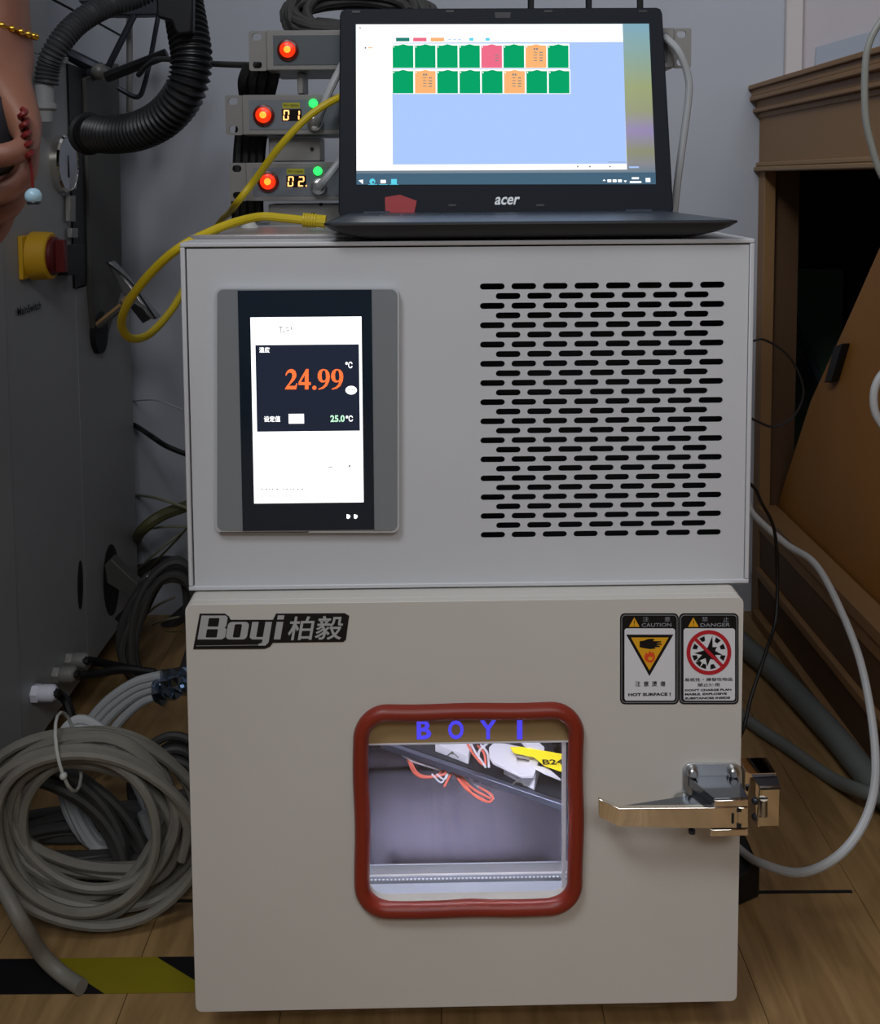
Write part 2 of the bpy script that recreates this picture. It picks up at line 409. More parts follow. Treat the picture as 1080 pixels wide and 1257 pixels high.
# ================================================================== TEST CHAMBER
MT = Matrix.Translation((0, .92, 0)) @ Matrix.Rotation(R(1.0), 4, 'Z')
X_, Y_, Z_ = (MT.to_3x3() @ V((1, 0, 0))), (MT.to_3x3() @ V((0, 1, 0))), V((0, 0, 1))
PF = Plane(MT.translation, X_, Z_)                      # N points to the viewer (-y)
def ml(px, py, n=0): return PF.hit(px, py, n)
uL, zT = ml(222, 298); uR, zT2 = ml(928, 293); zT = (zT+zT2)/2
zB = (ml(230, 725)[1] + ml(918, 717)[1])/2
uL = (uL + ml(230, 725)[0])/2; uR = (uR + ml(918, 716)[0])/2
MD = .52                                                # depth
mach = thing('test_chamber', MT, 'off-white climate test chamber with slotted vent, touch panel and red-rimmed window', 'test chamber')
T = .0042
mb = MB()
mb.pbox(PF, uL, zT-T, uR, zT, -MD, 0); mb.pbox(PF, uL, zB, uR, zB+T, -MD, 0)
mb.pbox(PF, uL, zB+T, uL+T, zT-T, -MD, 0); mb.pbox(PF, uR-T, zB+T, uR, zT-T, -MD, 0)
mb.pbox(PF, uL+T, zB+T, uR-T, zT-T, -MD, -MD+.002)
mb.build('upper_housing', M['shell'], mach, bevel=.0012)
MB().pbox(PF, uL+T, zB+T, uR-T, zT-T, -.06, -.058).build('inner_screen', M['shellin'], mach, smooth=0)
# front sheet with its 203 slots
sl = []
x00, z00 = ml(589+4, 352); x01, _ = ml(890-4, 351); _, z01 = ml(589, 657.5)
r_ = .0029; Ls = 30.5/1250*.93 ; pit = (x01-x00-(Ls-2*r_))/7 ; pit = (ml(890, 351)[0]-ml(589, 351)[0]-Ls)/7
x0s = ml(589, 351)[0]
for row in range(27):
    z = z00 + (z01-z00)*row/26
    for k in range(8 if row % 2 == 0 else 7):
        a = x0s + pit*k + (pit/2 if row % 2 else 0)
        sl.append(rr(a, z-r_, a+Ls, z+r_, r_*.999, 3))
g = .0014
MB().plate(PF, [[(uL+T+g, zB+T*.4), (uR-T-g*.5, zB+T*.4), (uR-T-g*.5, zT-T-g), (uL+T+g, zT-T-g)]] + sl, -.003, -.0012).build('front_sheet', M['shell'], mach, smooth=0)

# --- touch panel
tp = MB().plate(PF, [rr(264, 353, 490, 654, 9)], 0, .006, px=True).build('touch_panel', M['panelrim'], mach, bevel=.001)
TPn = .006
mb = MB().plate(PF, [rr(266.4, 355.4, 487.6, 651.6, 8)], TPn-.001, TPn+.0006, px=True); mb.build('panel_face', M['panelgrey'], tp)
MB().rpx(PF, 298, 355.5, 456, 651.5, TPn+.0006, th=.0006).build('display_glass', M['glassblk'], tp)
n = TPn+.0014
mb = MB()
mb.rpx(PF, 312, 388.5, 443.5, 618, n, 0)
n2 = n+.0003
mb.rpx(PF, 315.5, 422.5, 440.5, 530, n2, 1)
n3 = n2+.0003
# digits 24.99
G2 = [[(.3, 0), (9, 0), (10, 4.2), (9.2, 4.2), (8.4, 2.6), (7.5, 2.4), (3.2, 2.4), (7.4, 6.2), (9, 8.4), (9.2, 10.3), (8.4, 12.6), (6.6, 13.8), (4.8, 14), (2.4, 13.2), (.9, 11.2), (.5, 9.6), (1.2, 9.4), (2.2, 11), (3.8, 11.7), (5.4, 11.2), (6, 9.8), (5.6, 7.8), (4, 5.2), (.3, .9)]]
G4 = [[(5.2, 0), (8.2, 0), (8.2, 3), (10, 3), (10, 5), (8.2, 5), (8.2, 14), (6.2, 14), (.3, 5.2), (.3, 3), (5.2, 3)], [(5.2, 5), (2, 5), (5.2, 9.8)]]
G9 = [[(5, 14), (7.6, 13.4), (9.4, 11.4), (9.9, 8.8), (9.4, 5.6), (7.6, 2.4), (4.8, .5), (.9, -.2), (.8, .5), (3.8, 1.6), (5.8, 3.4), (6.7, 5.4), (5.2, 4.8), (3.2, 4.8), (1.2, 6), (.2, 8.2), (.3, 10.6), (1.4, 12.8), (3.2, 13.8)],
      [(5, 13.2), (3.8, 12.4), (3.3, 10), (3.6, 7), (4.8, 5.9), (6.4, 6.4), (6.8, 8.2), (6.6, 11), (6, 12.8)]]
def glyph(mb, g, x0, y0, x1, y1, nn, mi): mb.plate(PF, [[(x0+(x1-x0)*a/10, y1+(y0-y1)*b/14) for a, b in o] for o in g], nn, nn+.0002, mi, px=True)
for g_, a in ((G2, 349.5), (G4, 366), (G9, 389.5), (G9, 406)): glyph(mb, g_, a, 453, a+15.5, 478, n3, 2)
mb.plate(PF, [circ(385.8, 476, 2.6)], n3, n3+.0002, 2, px=True)
mb.textpx(PF, '温度', 318, 426, 331, 433, n3, 0, .02)
mb.textpx(PF, '℃', 424, 444, 432.5, 452, n3, 0, .02)
mb.textpx(PF, '设定值', 324, 510.5, 344, 518, n3, 0, .02)
mb.rpx(PF, 354.5, 508, 373, 520, n3, 0)
mb.textpx(PF, '25.0', 405.5, 509.5, 423, 518, n3, 3, .03)
mb.textpx(PF, '℃', 424.5, 510, 433, 517.5, n3, 0, .02)
mb.plate(PF, [circ(431, 479, 7, 20, 5.3)], n3, n3+.0002, 0, px=True)
for xa in (427, 431, 434): mb.rpx(PF, xa, 478.4, xa+2.6, 479.2, n3+.0003, 4)
# grey marks on the white part
for (xa, ya, ww, hh) in ((342, 401, 5, .8), (344.5, 401, .8, 8), (351, 402, 3, .8), (352, 405, 3, .8), (357, 401, .8, 4), (347, 407, 3, .8), (403, 573, 5, .8), (428, 571, 2, 2)):
    mb.rpx(PF, xa, ya, xa+ww, ya+hh, n+.0003, 4)
for row, ya in enumerate((600, 608.5)):
    for k in range(12):
        xa = 320 + k*4.4 + random.random()*1.5
        if 5 == k: continue
        mb.rpx(PF, xa, ya, xa+1.2+random.random()*1.6, ya+.9, n+.0003, 4)
mb.build('display', [M['white_e'], M['navy_e'], M['orange_e'], M['greenw_e'], M['mark']], tp, smooth=0)
mb = MB()
for xa in (427.5, 436.5): mb.pprism(PF, [(xa-2, 631.5), (xa+1.5, 632.5), (xa+2.5, 634.5), (xa, 637), (xa-2, 636)], n, n+.0005)
mb.build('indicator_light', M['led_w'], tp, smooth=0)

# --- lower body and door
DN = .027                                               # door front stands proud
dL, dT = ml(229, 740, DN); dR, dT2 = ml(917.5, 735, DN); dT = (dT+dT2)/2
dB = (ml(238, 1243, DN)[1] + ml(900, 1229, DN)[1])/2
dL = (dL+ml(238, 1243, DN)[0])/2; dR = (dR+ml(900, 1229, DN)[0])/2
# window
wpx = (455, 880, 697, 1104)
a = ml(wpx[0], wpx[3], DN); b = ml(wpx[2], wpx[1], DN)
wx0, wz0, wx1, wz1 = a[0], a[1], b[0], b[1]
hole = rr(wx0-.002, wz0-.002, wx1+.002, wz1+.002, .016, 8)
hole2 = rr(wx0-.02, wz0-.035, wx1+.012, wz1+.02, .012, 4)
door = MB().plate(PF, [rr(dL, dB, dR, dT, .006, 4), hole], .017, DN).plate(PF, [rr(dL, dB, dR, dT, .006, 4), hole2], -.02, .017).build('chamber_door', M['door'], mach, bevel=.003)
# cavity (stainless) behind the door
cy0, cy1 = -.022, -.33                                 # n values
cx0, cx1, cz0, cz1 = wx0-.10, .150, dB+.035, wz1+.05
lo = MB()                                               # outer body
zsh = zB-.001
lo.pbox(PF, dL+.004, cz1+.012, dR-.006, zsh, -MD, -.024)
lo.pbox(PF, dL+.004, dB+.004, dR-.006, cz0-.012, -MD, -.024)
lo.pbox(PF, dL+.004, cz0-.012, cx0-.012, cz1+.012, -MD, -.024)
lo.pbox(PF, cx1+.012, cz0-.012, dR-.006, cz1+.012, -MD, -.024)
lo.pbox(PF, cx0-.012, cz0-.012, cx1+.012, cz1+.012, -MD, cy1-.004)
lo.build('lower_body', M['door'], mach, smooth=0)
cav = MB()
cav.pbox(PF, cx0-.01, cz0-.01, cx0, cz1+.01, cy1, -.026)
cav.pbox(PF, cx1, cz0-.01, cx1+.01, cz1+.01, cy1, -.026)
cav.pbox(PF, cx0-.01, cz1, cx1+.01, cz1+.01, cy1, -.026)
cav.pbox(PF, cx0-.01, cz0-.01, cx1+.01, cz1+.01, cy1-.004, cy1)
cv = cav.build('chamber_liner', M['steel'], mach, smooth=0)
zfl = P(570, 1087, y=1.02).z
MB().pbox(PF, cx0, cz0-.01, cx1, zfl, -.105, -.022).build('liner_sill', M['stripm'], cv, smooth=0)
q = Plane(MT @ V((0, .108, 0)), X_, Z_)                 # perforated strip planes
z1a = q.hit(570, 1087)[1]; z1b = q.hit(570, 1074)[1]
MB().pbox(q, cx0, z1a-.002, cx1-.006, z1b, -.002, 0).build('perforated_strip', M['stripm'], cv)
q2 = Plane(MT @ V((0, .125, 0)), X_, Z_)
z2a = q2.hit(570, 1072)[1]; z2b = q2.hit(570, 1060)[1]
MB().pbox(q2, cx0, z2a-.004, cx1-.009, z2b, -.002, 0).build('perforated_strip', M['stripm'], cv)
mb = MB()
u = cx0+.004
while u < cx1-.012:
    for zz in (z1a+.003, z1b-.003): mb.pbox(q, u, zz-.0007, u+.0022, zz+.0007, .0001, .0008)
    u += .0042
mb.build('perforation', M['dotm'], cv, smooth=0, kind='stuff')
MB().pbox(PF, cx0, z2b-.006, cx1, z2b-.003, cy1, -.127).build('liner_floor', M['steelfloor'], cv, smooth=0)
MB().pbox(PF, cx0, z2b+.010, cx1, z2b+.0135, cy1, cy1+.003).build('liner_seam', M['darkmetal'], cv, smooth=0)
# brown plate with letters
pz = ml(570, 911, 0.022)[1]
MB().pbox(PF, wx0-.002, pz, wx1+.002, wz1+.001, .0195, .022).build('letter_plate', M['brownplate'], door, smooth=0)
for ch, xa, xb in (('B', 511.5, 529), ('O', 550, 569), ('Y', 589, 609), ('I', 634.5, 641)):
    MB().textpx(PF, ch, xa, 884, xb, 907.5, .0222, 0, .03).build('letter', M['blue_e'], door, smooth=0)
MB().pbox(PF, wx0-.002, pz-.0014, wx1+.002, pz, .004, .0225).build('plate_lip', M['whitep'], door, smooth=0)
MB().pbox(PF, wx1-.0035, wz0, wx1-.0005, pz, .012, .020).build('window_edge', M['whitep'], door, smooth=0)
MB().plate(PF, [rr(wx0-.008, wz0-.02, wx1+.008, wz1+.012, .0155)], .0075, .0095).build('window_glass', M['glass'], door)
# gasket swept around
gp = []
cxm0, cz_0, cxm1, cz_1 = (435+455)/2, (1127+1104)/2, (715+697)/2, (861+880)/2
o = rr(*ml(cxm0, cz_0, DN), *ml(cxm1, cz_1, DN), .024, 10)
pts = []
for i in range(len(o)):
    a_, b_ = V(o[i]), V(o[(i+1) % len(o)]); L = (b_-a_).length; k = max(1, int(L/.006))
    for j in range(k): pts.append(a_.lerp(b_, j/k))
pts3 = []
for i, p_ in enumerate(pts):
    wob = .0006*math.sin(p_.x*70)+.0006*math.sin(p_.y*60+1)
    pts3.append(PF.at(p_.x+wob, p_.y+wob*.7, DN+.002))
MB().tube(pts3, (.0072, .0082), seg=14, raw=True, closed=True, flat=PF.N).build('window_gasket', M['gasket'], door)

# --- nameplate
npl = MB()
n = DN+.0006
npl.pprism(PF, [(245, 753.5), (276, 753.5), (281, 757), (283, 761), (335, 761), (338.5, 753.5), (423, 753), (428.5, 756), (424.5, 785), (421.5, 788), (335, 789), (331, 794), (325, 796.5), (237, 797)], DN, n)
nm = npl.build('nameplate', M['stk'], door, smooth=0)
t = MB()
def zx(o): return [(220+(X+(305-Y)*.17)/4.7, 720+Y/4.7) for X, Y in o]
def rz(x0, y0, x1, y1, r): return rr(x0, y0, x1, y1, r, 4)
for outs in ([[(105, 305), (105, 168), (245, 168), (258, 180), (258, 228), (250, 237), (262, 247), (262, 292), (245, 305)], rz(150, 182, 212, 232, 6), rz(150, 246, 214, 295, 6)],
             [rz(266, 205, 388, 305, 22), rz(306, 217, 348, 295, 8)],
             [[(404, 205), (441, 205), (441, 292), (480, 292), (480, 205), (518, 205), (518, 322), (503, 341), (462, 341), (462, 331), (480, 326), (480, 305), (420, 305), (404, 294)]],
             [[(545, 205), (583, 205), (583, 305), (545, 305)]], [[(545, 167), (583, 167), (583, 190), (545, 190)]]):
    t.plate(PF, [zx(o_) for o_ in outs], n, n+.0003, 0, px=True)
t.textpx(PF, '柏毅', 352, 755.5, 418, 786, n, 0, .012, .18)
t.rpx(PF, 241, 791.5, 322, 793, n, 0)
t.build('lettering', M['silver'], nm, smooth=0)

# --- warning stickers
def sticker(x0, x1, kindw):
    n = DN
    mb = MB()
    mb.plate(PF, [rr(x0, 753, x1, 864.5, 6)], n, n+.0005, 0, px=True)
    mb.plate(PF, [rr(x0+1.7, 754.8, x1-1.7, 862.7, 5), rr(x0+2.3, 755.4, x1-2.3, 862.1, 4.6)], n+.0005, n+.0006, 5, px=True)
    mb.plate(PF, [rr(x0+5.5, 771.5, x1-4.5, 860, 3)], n+.0005, n+.0007, 1, px=True)
    k = n+.0008
    xa = x0+11
    mb.pprism(PF, [(xa, 769.5), (xa+13, 769.5), (xa+6.5, 758)], k-.0002, k, 2)
    mb.textpx(PF, '!', xa+5.9, 761.5, xa+7.1, 768.5, k, 0, .01)
    if kindw == 'caution':
        mb.textpx(PF, '注', x0+28, 757, x0+35, 763, k, 5); mb.textpx(PF, '意', x0+54.5, 757, x0+61.5, 763, k, 5)
        mb.textpx(PF, 'CAUTION', x0+26.5, 764.5, x0+63, 769.5, k, 5, .01)
        mb.pprism(PF, [(768.5, 779), (826.5, 779), (797, 830)], k-.0001, k, 0)
        mb.pprism(PF, [(774.5, 782.7), (820.5, 782.7), (797, 823)], k, k+.0002, 2)
        k2 = k+.0003
        mb.pprism(PF, [(785, 787), (790, 786.5), (795, 784.5), (801, 784), (803.5, 785), (801, 787), (811, 787), (812, 788.3), (805, 789.5), (812, 790), (812.5, 791.4), (805, 792), (810, 793), (809.5, 794.4), (803, 794.5), (805, 796), (798, 796.8), (790, 795.6), (785, 794.5)], k2-.0001, k2, 0)
        mb.plate(PF, [[(791, 805), (793, 801), (795.5, 803), (797, 799), (800, 801.5), (802, 800), (804, 806), (803, 811), (799, 813.5), (794, 812.5), (791, 809)], [(795, 809), (797, 805.5), (799.5, 807), (801, 805.5), (801, 809.5), (798, 811)]], k2-.0001, k2, 4, px=True)
        for i, c in enumerate('注意燙傷'): mb.textpx(PF, c, 779.5+i*10.2, 836, 786+i*10.2, 842.5, k, 0, .01)
        mb.textpx(PF, 'HOT SURFACE !', 771, 850, 823, 854.5, k, 0, .04)
    else:
        mb.textpx(PF, '禁', x0+28, 757, x0+35, 763, k, 5); mb.textpx(PF, '止', x0+54, 757, x0+61, 763, k, 5)
        mb.textpx(PF, 'DANGER', x0+26, 764.5, x0+62.5, 769.5, k, 5, .01)
        cx, cy = 870, 801
        star = []
        for i, (ang, rad) in enumerate(((78, 21), (100, 7), (125, 5), (165, 8), (183, 18), (200, 9), (215, 20), (240, 8), (263, 17), (285, 8), (320, 18), (338, 8), (350, 17), (15, 8), (35, 12), (55, 8))):
            star.append((cx+rad*math.cos(R(ang)), cy-rad*math.sin(R(ang))))
        mb.pprism(PF, star, k-.0001, k, 0)
        for ang in (55, 22, 115, 158, 200, 228, 250, 285, 340):
            x_, y_ = math.cos(R(ang)), -math.sin(R(ang)); t_ = (-y_, x_); r1, r2, h1, h2 = 15, 20.5, 2, 3.6
            mb.pprism(PF, [(cx+x_*r1+t_[0]*h1, cy+y_*r1+t_[1]*h1), (cx+x_*r2+t_[0]*h2, cy+y_*r2+t_[1]*h2), (cx+x_*r2-t_[0]*h2, cy+y_*r2-t_[1]*h2), (cx+x_*r1-t_[0]*h1, cy+y_*r1-t_[1]*h1)], k-.0001, k, 0)
        k2 = k+.0003
        mb.plate(PF, [circ(cx, cy, 27.5, 40), circ(cx, cy, 22.8, 40)], k2-.0001, k2, 3, px=True)
        c_, s_ = math.cos(R(45)), math.sin(R(45))
        mb.pprism(PF, [(cx-24*c_+2*s_, cy-24*s_-2*c_), (cx+24*c_+2*s_, cy+24*s_-2*c_), (cx+24*c_-2*s_, cy+24*s_+2*c_), (cx-24*c_-2*s_, cy-24*s_+2*c_)], k2, k2+.0001, 3)
        mb.textpx(PF, '易燃性・爆發性物品', 840, 831.5, 899, 836.5, k, 0, .01)
        mb.textpx(PF, '禁止使用', 856, 838.2, 883, 842.8, k, 0, .01)
        mb.textpx(PF, "DON'T CHARGE PLAN", 840.5, 845, 897.5, 848.5, k, 0, .04)
        mb.textpx(PF, 'MABLE. EXPLOSIVE', 840.5, 850, 892, 853.5, k, 0, .04)
        mb.textpx(PF, 'SUBSTANCES INSIDE', 840.5, 855, 896, 858.5, k, 0, .04)
    lab = {'caution': 'black-edged caution sticker with hand and flame in a yellow triangle', 'danger': 'black-edged danger sticker with crossed-out blast symbol'}[kindw]
    mb.build('warning_sticker', [M['stk'], M['stw'], M['sty'], M['str_'], M['sto'], M['stg']], door, smooth=0, label=lab)
sticker(761, 833, 'caution'); sticker(833.5, 906.5, 'danger')

# --- chrome latch
dp = Plane(PF.at(0, 0, DN), X_, Z_)
lat = MB().plate(dp, [rr(838, 937.5, 911, 1010, 11)], 0, .0025, px=True).build('latch', M['steelm'], mach, bevel=.0006)
def pb(name, x0, y0, x1, y1, n0, n1, m_='chrome', bev=.0008, parent=None):
    a = dp.hit(x0, y1, n1); b = dp.hit(x1, y0, n1)
    return MB().pbox(dp, a[0], a[1], b[0], b[1], n0, n1).build(name, M[m_], parent or lat, bevel=bev)
for xb in (850, 900):
    c = dp.px(xb, 948.5, .004)
    MB().cyl(c-dp.N*.003, c+dp.N*.0008, .0056, seg=20).lathe(c, dp.N, [(0, .0042), (.0022, .0042), (.0034, .003)], 18).build('bolt', M['steel2'], lat)
ba = dp.hit(833, 1012, .03); bb = dp.hit(920, 985, .03)
# latch housing: wedge body whose upper front-left corner is cut away
tz = dp.hit(876, 980, .036)[1]
hz = dp.hit(876, 1014, .036)[1]
uA = dp.hit(845, 965, .006)[0]; uB = dp.hit(877, 982, .036)[0]; uC = dp.hit(919, 982, .036)[0]
MB().prism([dp.at(uA, tz, .0025), dp.at(uB, tz, .036), dp.at(uC, tz, .036), dp.at(uC, tz, .0025)], V((0, 0, -.0085))).build('latch_top', M['chromed'], lat, bevel=.0005)
MB().prism([dp.at(uA+.004, tz-.0085, .0025), dp.at(uB+.002, tz-.0085, .034), dp.at(uC-.001, tz-.0085, .034), dp.at(uC-.001, tz-.0085, .0025)], V((0, 0, -.022))).build('latch_body', M['darkmetal'], lat, bevel=.0005)
# lever
lv = [(735, 981, 1003), (760, 992.5, 1015), (800, 992, 1016), (876, 991.5, 1017), (906, 991.5, 1017)]
mb = MB(); n1 = .037; uu = []
for i, (x, ya, yb) in enumerate(lv):
    nn = [.031, .037, .037, .037, .037][i]
    a = dp.px(x, ya, nn); b = dp.px(x, yb, nn); uu.append((a, b, a-dp.N*.005, b-dp.N*.005))
vs = [p for q_ in uu for p in q_]; fs = []
for i in range(len(uu)-1):
    a = i*4; b = a+4
    fs += [(a, a+1, b+1, b), (a+2, b+2, b+3, a+3), (a, b, b+2, a+2), (a+1, a+3, b+3, b+1)]
fs += [(0, 2, 3, 1), (len(vs)-4, len(vs)-3, len(vs)-1, len(vs)-2)]
# top web going back to the door
MB().add(vs, fs).build('lever', M['chrome'], lat, bevel=.0006, smooth=20)
a0 = dp.px(762, 992.5, .0365); a1 = dp.px(876, 991.5, .0365)
MB().add([a0, a1, a1-dp.N*.022, a0-dp.N*.004+X_*.002, a0-Z_*.0012, a1-Z_*.0012, a1-dp.N*.022-Z_*.0012, a0-dp.N*.004+X_*.002-Z_*.0012], [(0, 1, 2, 3), (7, 6, 5, 4), (0, 4, 5, 1), (1, 5, 6, 2), (2, 6, 7, 3), (3, 7, 4, 0)]).build('lever_web', M['chromed'], lat, smooth=0)
pb('latch_front', 877, 982, 919, 991, .032, .0375)
pb('lever_end', 906, 991.5, 919, 1017, .032, .0375)
pb('lower_lip', 872, 1018, 919, 1027, .010, .036)
for r4 in ((904.5, 992.5, 910, 997), (898, 999, 901, 1011), (904.5, 1011, 910, 1017), (877, 1017, 918, 1018)): pb('slot_mark', *r4, .036, .0377, 'seam', 0)
c = dp.px(849, 1018.5, .03); MB().cyl(c, c-Z_*.003, .003, seg=12).build('pivot_pin', M['darkmetal'], lat)
c = dp.px(838, 985, .004); MB().cyl(c-dp.N*.002, c+dp.N*.012, .009, seg=24).build('pivot_boss', M['steel2'], lat)
# striker bracket on the side of the body
a = dp.hit(922, 1015, .02)
sk = MB().pprism(dp, [(914, 946), (921, 950), (953, 949), (953, 953), (921, 955), (914, 1010)], -.03, -.004).build('striker', M['chrome'], mach, bevel=.0005)
mb = MB(); n1 = .018
A, B, C, D = dp.px(933, 967.5, n1), dp.px(958, 966.5, n1), dp.px(956.5, 1014.5, n1), dp.px(930, 1015, n1)
mb.prism([A, B, C, D], dp.N*-.004)
mb.build('striker_front', M['chrome'], sk, bevel=.001)
back = -.012
A2 = dp.px(921, 951, back); B2 = dp.px(953, 950, back)
MB().add([A, B, B2, A2, A-Z_*.002, B-Z_*.002, B2-Z_*.002, A2-Z_*.002], [(0, 1, 2, 3), (7, 6, 5, 4), (0, 4, 5, 1), (1, 5, 6, 2), (2, 6, 7, 3), (3, 7, 4, 0)]).build('striker_top', M['darkmetal'], sk, smooth=0)
MB().prism([A, D, dp.px(921, 1002, back), A2], X_*.0015).build('striker_side', M['chrome'], sk, smooth=0)
MB().rpx(dp, 932, 979, 942, 981, n1, 0, .0004).rpx(dp, 932, 1000, 941, 1003, n1, 0, .0004).build('slot_mark', M['seam'], sk, smooth=0)
c = dp.px(937, 981, n1+.001); d = dp.px(937, 1001, n1+.001)
MB().cyl(c, d, .0035, seg=16).build('roller', M['steel2'], sk)
mb = MB()
for k in range(2): q_ = dp.px(927, 983+k*20, n1-.012); mb.ball(q_, .0035, 0, 12)
mb.build('screw', M['darkmetal'], sk)
# feet
for ux in (dL+.05, dR-.06):
    for nn in (-.10, -MD+.06):
        p_ = PF.at(ux, 0, nn); MB().lathe(p_, (0, 0, 1), [(0, .022), (.006, .022), (.012, .012), (dB+.006, .011)], 20).build('foot', M['blackrub'], mach)

# light bar inside the cavity
lb = thing('cavity_lamp', MT @ V((.03, .05, cz1-.012)), 'white strip lamp under the ceiling of the lit chamber cavity', 'lamp')
MB().pbox(PF, -.10, cz1-.006, .13, cz1-.001, -.075, -.035).build('lamp_tube', mat('lamp_white', '#ffffff', .4, emit='#f0f0ff', estr=42), lb)

# ================================================================== THINGS INSIDE THE CAVITY
zt = .15
def T3(px, py, z=zt): return P(px, py, z=z)
tr = thing('sample_rack', T3(600, 950), 'dark metal rack with slanting steel rail inside the lit chamber', 'rack')
A = T3(467, 911); B = T3(692, 988)
dirv = (B-A).normalized(); nrm = V((-dirv.y, dirv.x, 0))
B = A + dirv*(B-A).length*1.0
MB().prism([A, B, B+V((0, 0, -.007)), A+V((0, 0, -.007))], nrm*.007).build('rail', M['beamm'], tr, bevel=.0006)
MB().prism([A+nrm*.008, B+nrm*.008, V((B.x, A.y+.02, zt)), V((A.x+.02, A.y+.02, zt))], V((0, 0, -.004))).build('deck', M['darkmetal'], tr, smooth=0)
def fixture(pts, h, label, nm='cell_holder', m_='whitep', z=zt):
    b = [T3(x, y, z) for x, y in pts]
    return MB().prism(b, V((0, 0, h))).build(nm, M[m_], label=label, cat='holder', bevel=.0006)
f1 = fixture([(534, 922), (545, 914), (580, 916), (575, 938)], .010, 'pale cell holder on the rack left of the wire bundle')
f2 = fixture([(618, 950), (626, 940), (662, 950), (656, 970)], .012, 'pale cell holder on the rack below the white lever clamp')
for (f_, cx_, cy_) in ((f1, 555, 924), (f2, 636, 958)):
    mb = MB(); p_ = T3(cx_, cy_, zt+.013)
    mb.tube([p_+V((-.006, -.001, -.003)), p_+V((0, -.003, .002)), p_+V((.007, -.003, -.004))], .0007, seg=6); mb.ball(p_, .0018)
    mb.build('clip_wire', M['steel2'], f_)
cl = MB()
zcl = zt+.014
cl.plate(Plane((0, 0, zcl), (1, 0, 0), (0, 1, 0)), [[(T3(x, y, zcl).x, T3(x, y, zcl).y) for x, y in pp] for pp in ([(600, 920), (606, 914), (625, 916), (660, 924), (664, 930), (655, 955), (640, 955), (605, 938), (600, 930)], [(634, 930), (650, 933), (649, 943), (634, 940)])], 0, .003)
clo = cl.build('lever_clamp', M['whitep'], label='white lever clamp with square hole over the right cell holder', cat='clamp', bevel=.0005)
def loosepoly(name, pts, z, h, m_, label, cat): return MB().prism([T3(x, y, z) for x, y in pts], V((0, 0, h))).build(name, M[m_], label=label, cat=cat, smooth=0)
ztg = zt+.024
tg = loosepoly('cell_tag', [(626, 917), (640, 917), (692, 926), (692, 948), (668, 940), (655, 929), (630, 924)], ztg, .0006, 'tagy', 'yellow tag marked B24 behind the chamber window', 'tag')
tgp = Plane((0, 0, ztg+.0008), (1, 0, 0), (0, 1, 0))
_a = T3(666, 938, ztg); _b = T3(690, 930, ztg)
MB().text(tgp, 'B24', _a.x, _a.y-.002, _b.x, _a.y+.008, 0, .0002, 0, .03).build('lettering', M['stk'], tg, smooth=0)
loosepoly('holder_wing', [(650, 940), (672, 944), (688, 958), (668, 950)], zt+.018, .002, 'whitep', 'thin white wing flap right of the lever clamp', 'flap')
loosepoly('holder_cover', [(640, 912), (658, 912), (668, 921), (648, 921)], zt+.022, .004, 'whitep', 'pale grey cover above the yellow tag', 'cover')
loosepoly('cable_strip', [(472, 913), (484, 913), (506, 926), (548, 941), (540, 946), (505, 935), (490, 925)], zt-.012, .002, 'whitep', 'ragged white strip hanging left below the rail', 'strip')
def wires(name, paths, m_, label, r=.0013):
    mb = MB()
    for pts in paths: mb.tube([P(x, y, z=z) for x, y, z in pts], r, seg=6, sub=6)
    return mb.build(name, M[m_], label=label, cat='wire')
z1 = zt-.012
wires('red_wire', [[(500, 930, z1), (508, 948, z1-.004), (522, 954, z1-.004), (545, 950, z1), (548, 940, z1)], [(502, 930, z1), (514, 950, z1-.005), (535, 952, z1-.004), (546, 942, z1)]], 'pinkw', 'salmon wires looping below the left half of the rail')
wires('white_wire', [[(530, 950, z1), (542, 960, z1-.003), (550, 945, z1), (549, 938, z1)], [(536, 950, z1), (546, 956, z1), (553, 942, z1)]], 'whitep', 'thin white wires below the left half of the rail', .0009)
wires('red_wire', [[(545, 965, z1-.004), (558, 946, z1), (570, 962, z1-.003), (582, 976, z1-.005), (600, 984, z1-.006), (604, 976, z1-.005), (588, 966, z1-.003)], [(556, 946, z1), (572, 968, z1-.004), (596, 983, z1-.006)], [(562, 946, z1), (578, 966, z1-.004), (602, 980, z1-.006)]], 'pinkw', 'salmon wire loop hanging lowest below the rail middle')
wires('white_wire', [[(570, 948, z1), (582, 962, z1-.003), (598, 972, z1-.005), (606, 980, z1-.006)], [(572, 946, z1), (590, 960, z1-.003)]], 'whitep', 'thin white wires beside the lowest salmon loop', .0009)
wires('red_wire', [[(574, 913, zt+.012), (580, 924, zt+.010), (592, 938, zt+.008)], [(586, 915, zt+.012), (594, 924, zt+.012), (596, 938, zt+.008)]], 'pinkw', 'short salmon wires between the two cell holders')
wires('white_wire', [[(578, 913, zt+.012), (584, 924, zt+.010), (596, 941, zt+.008)], [(590, 914, zt+.012), (598, 924, zt+.012), (600, 941, zt+.008)], [(598, 912, zt+.014), (588, 922, zt+.012), (588, 934, zt+.008)]], 'whitep', 'short white wires between the two cell holders', .0014)

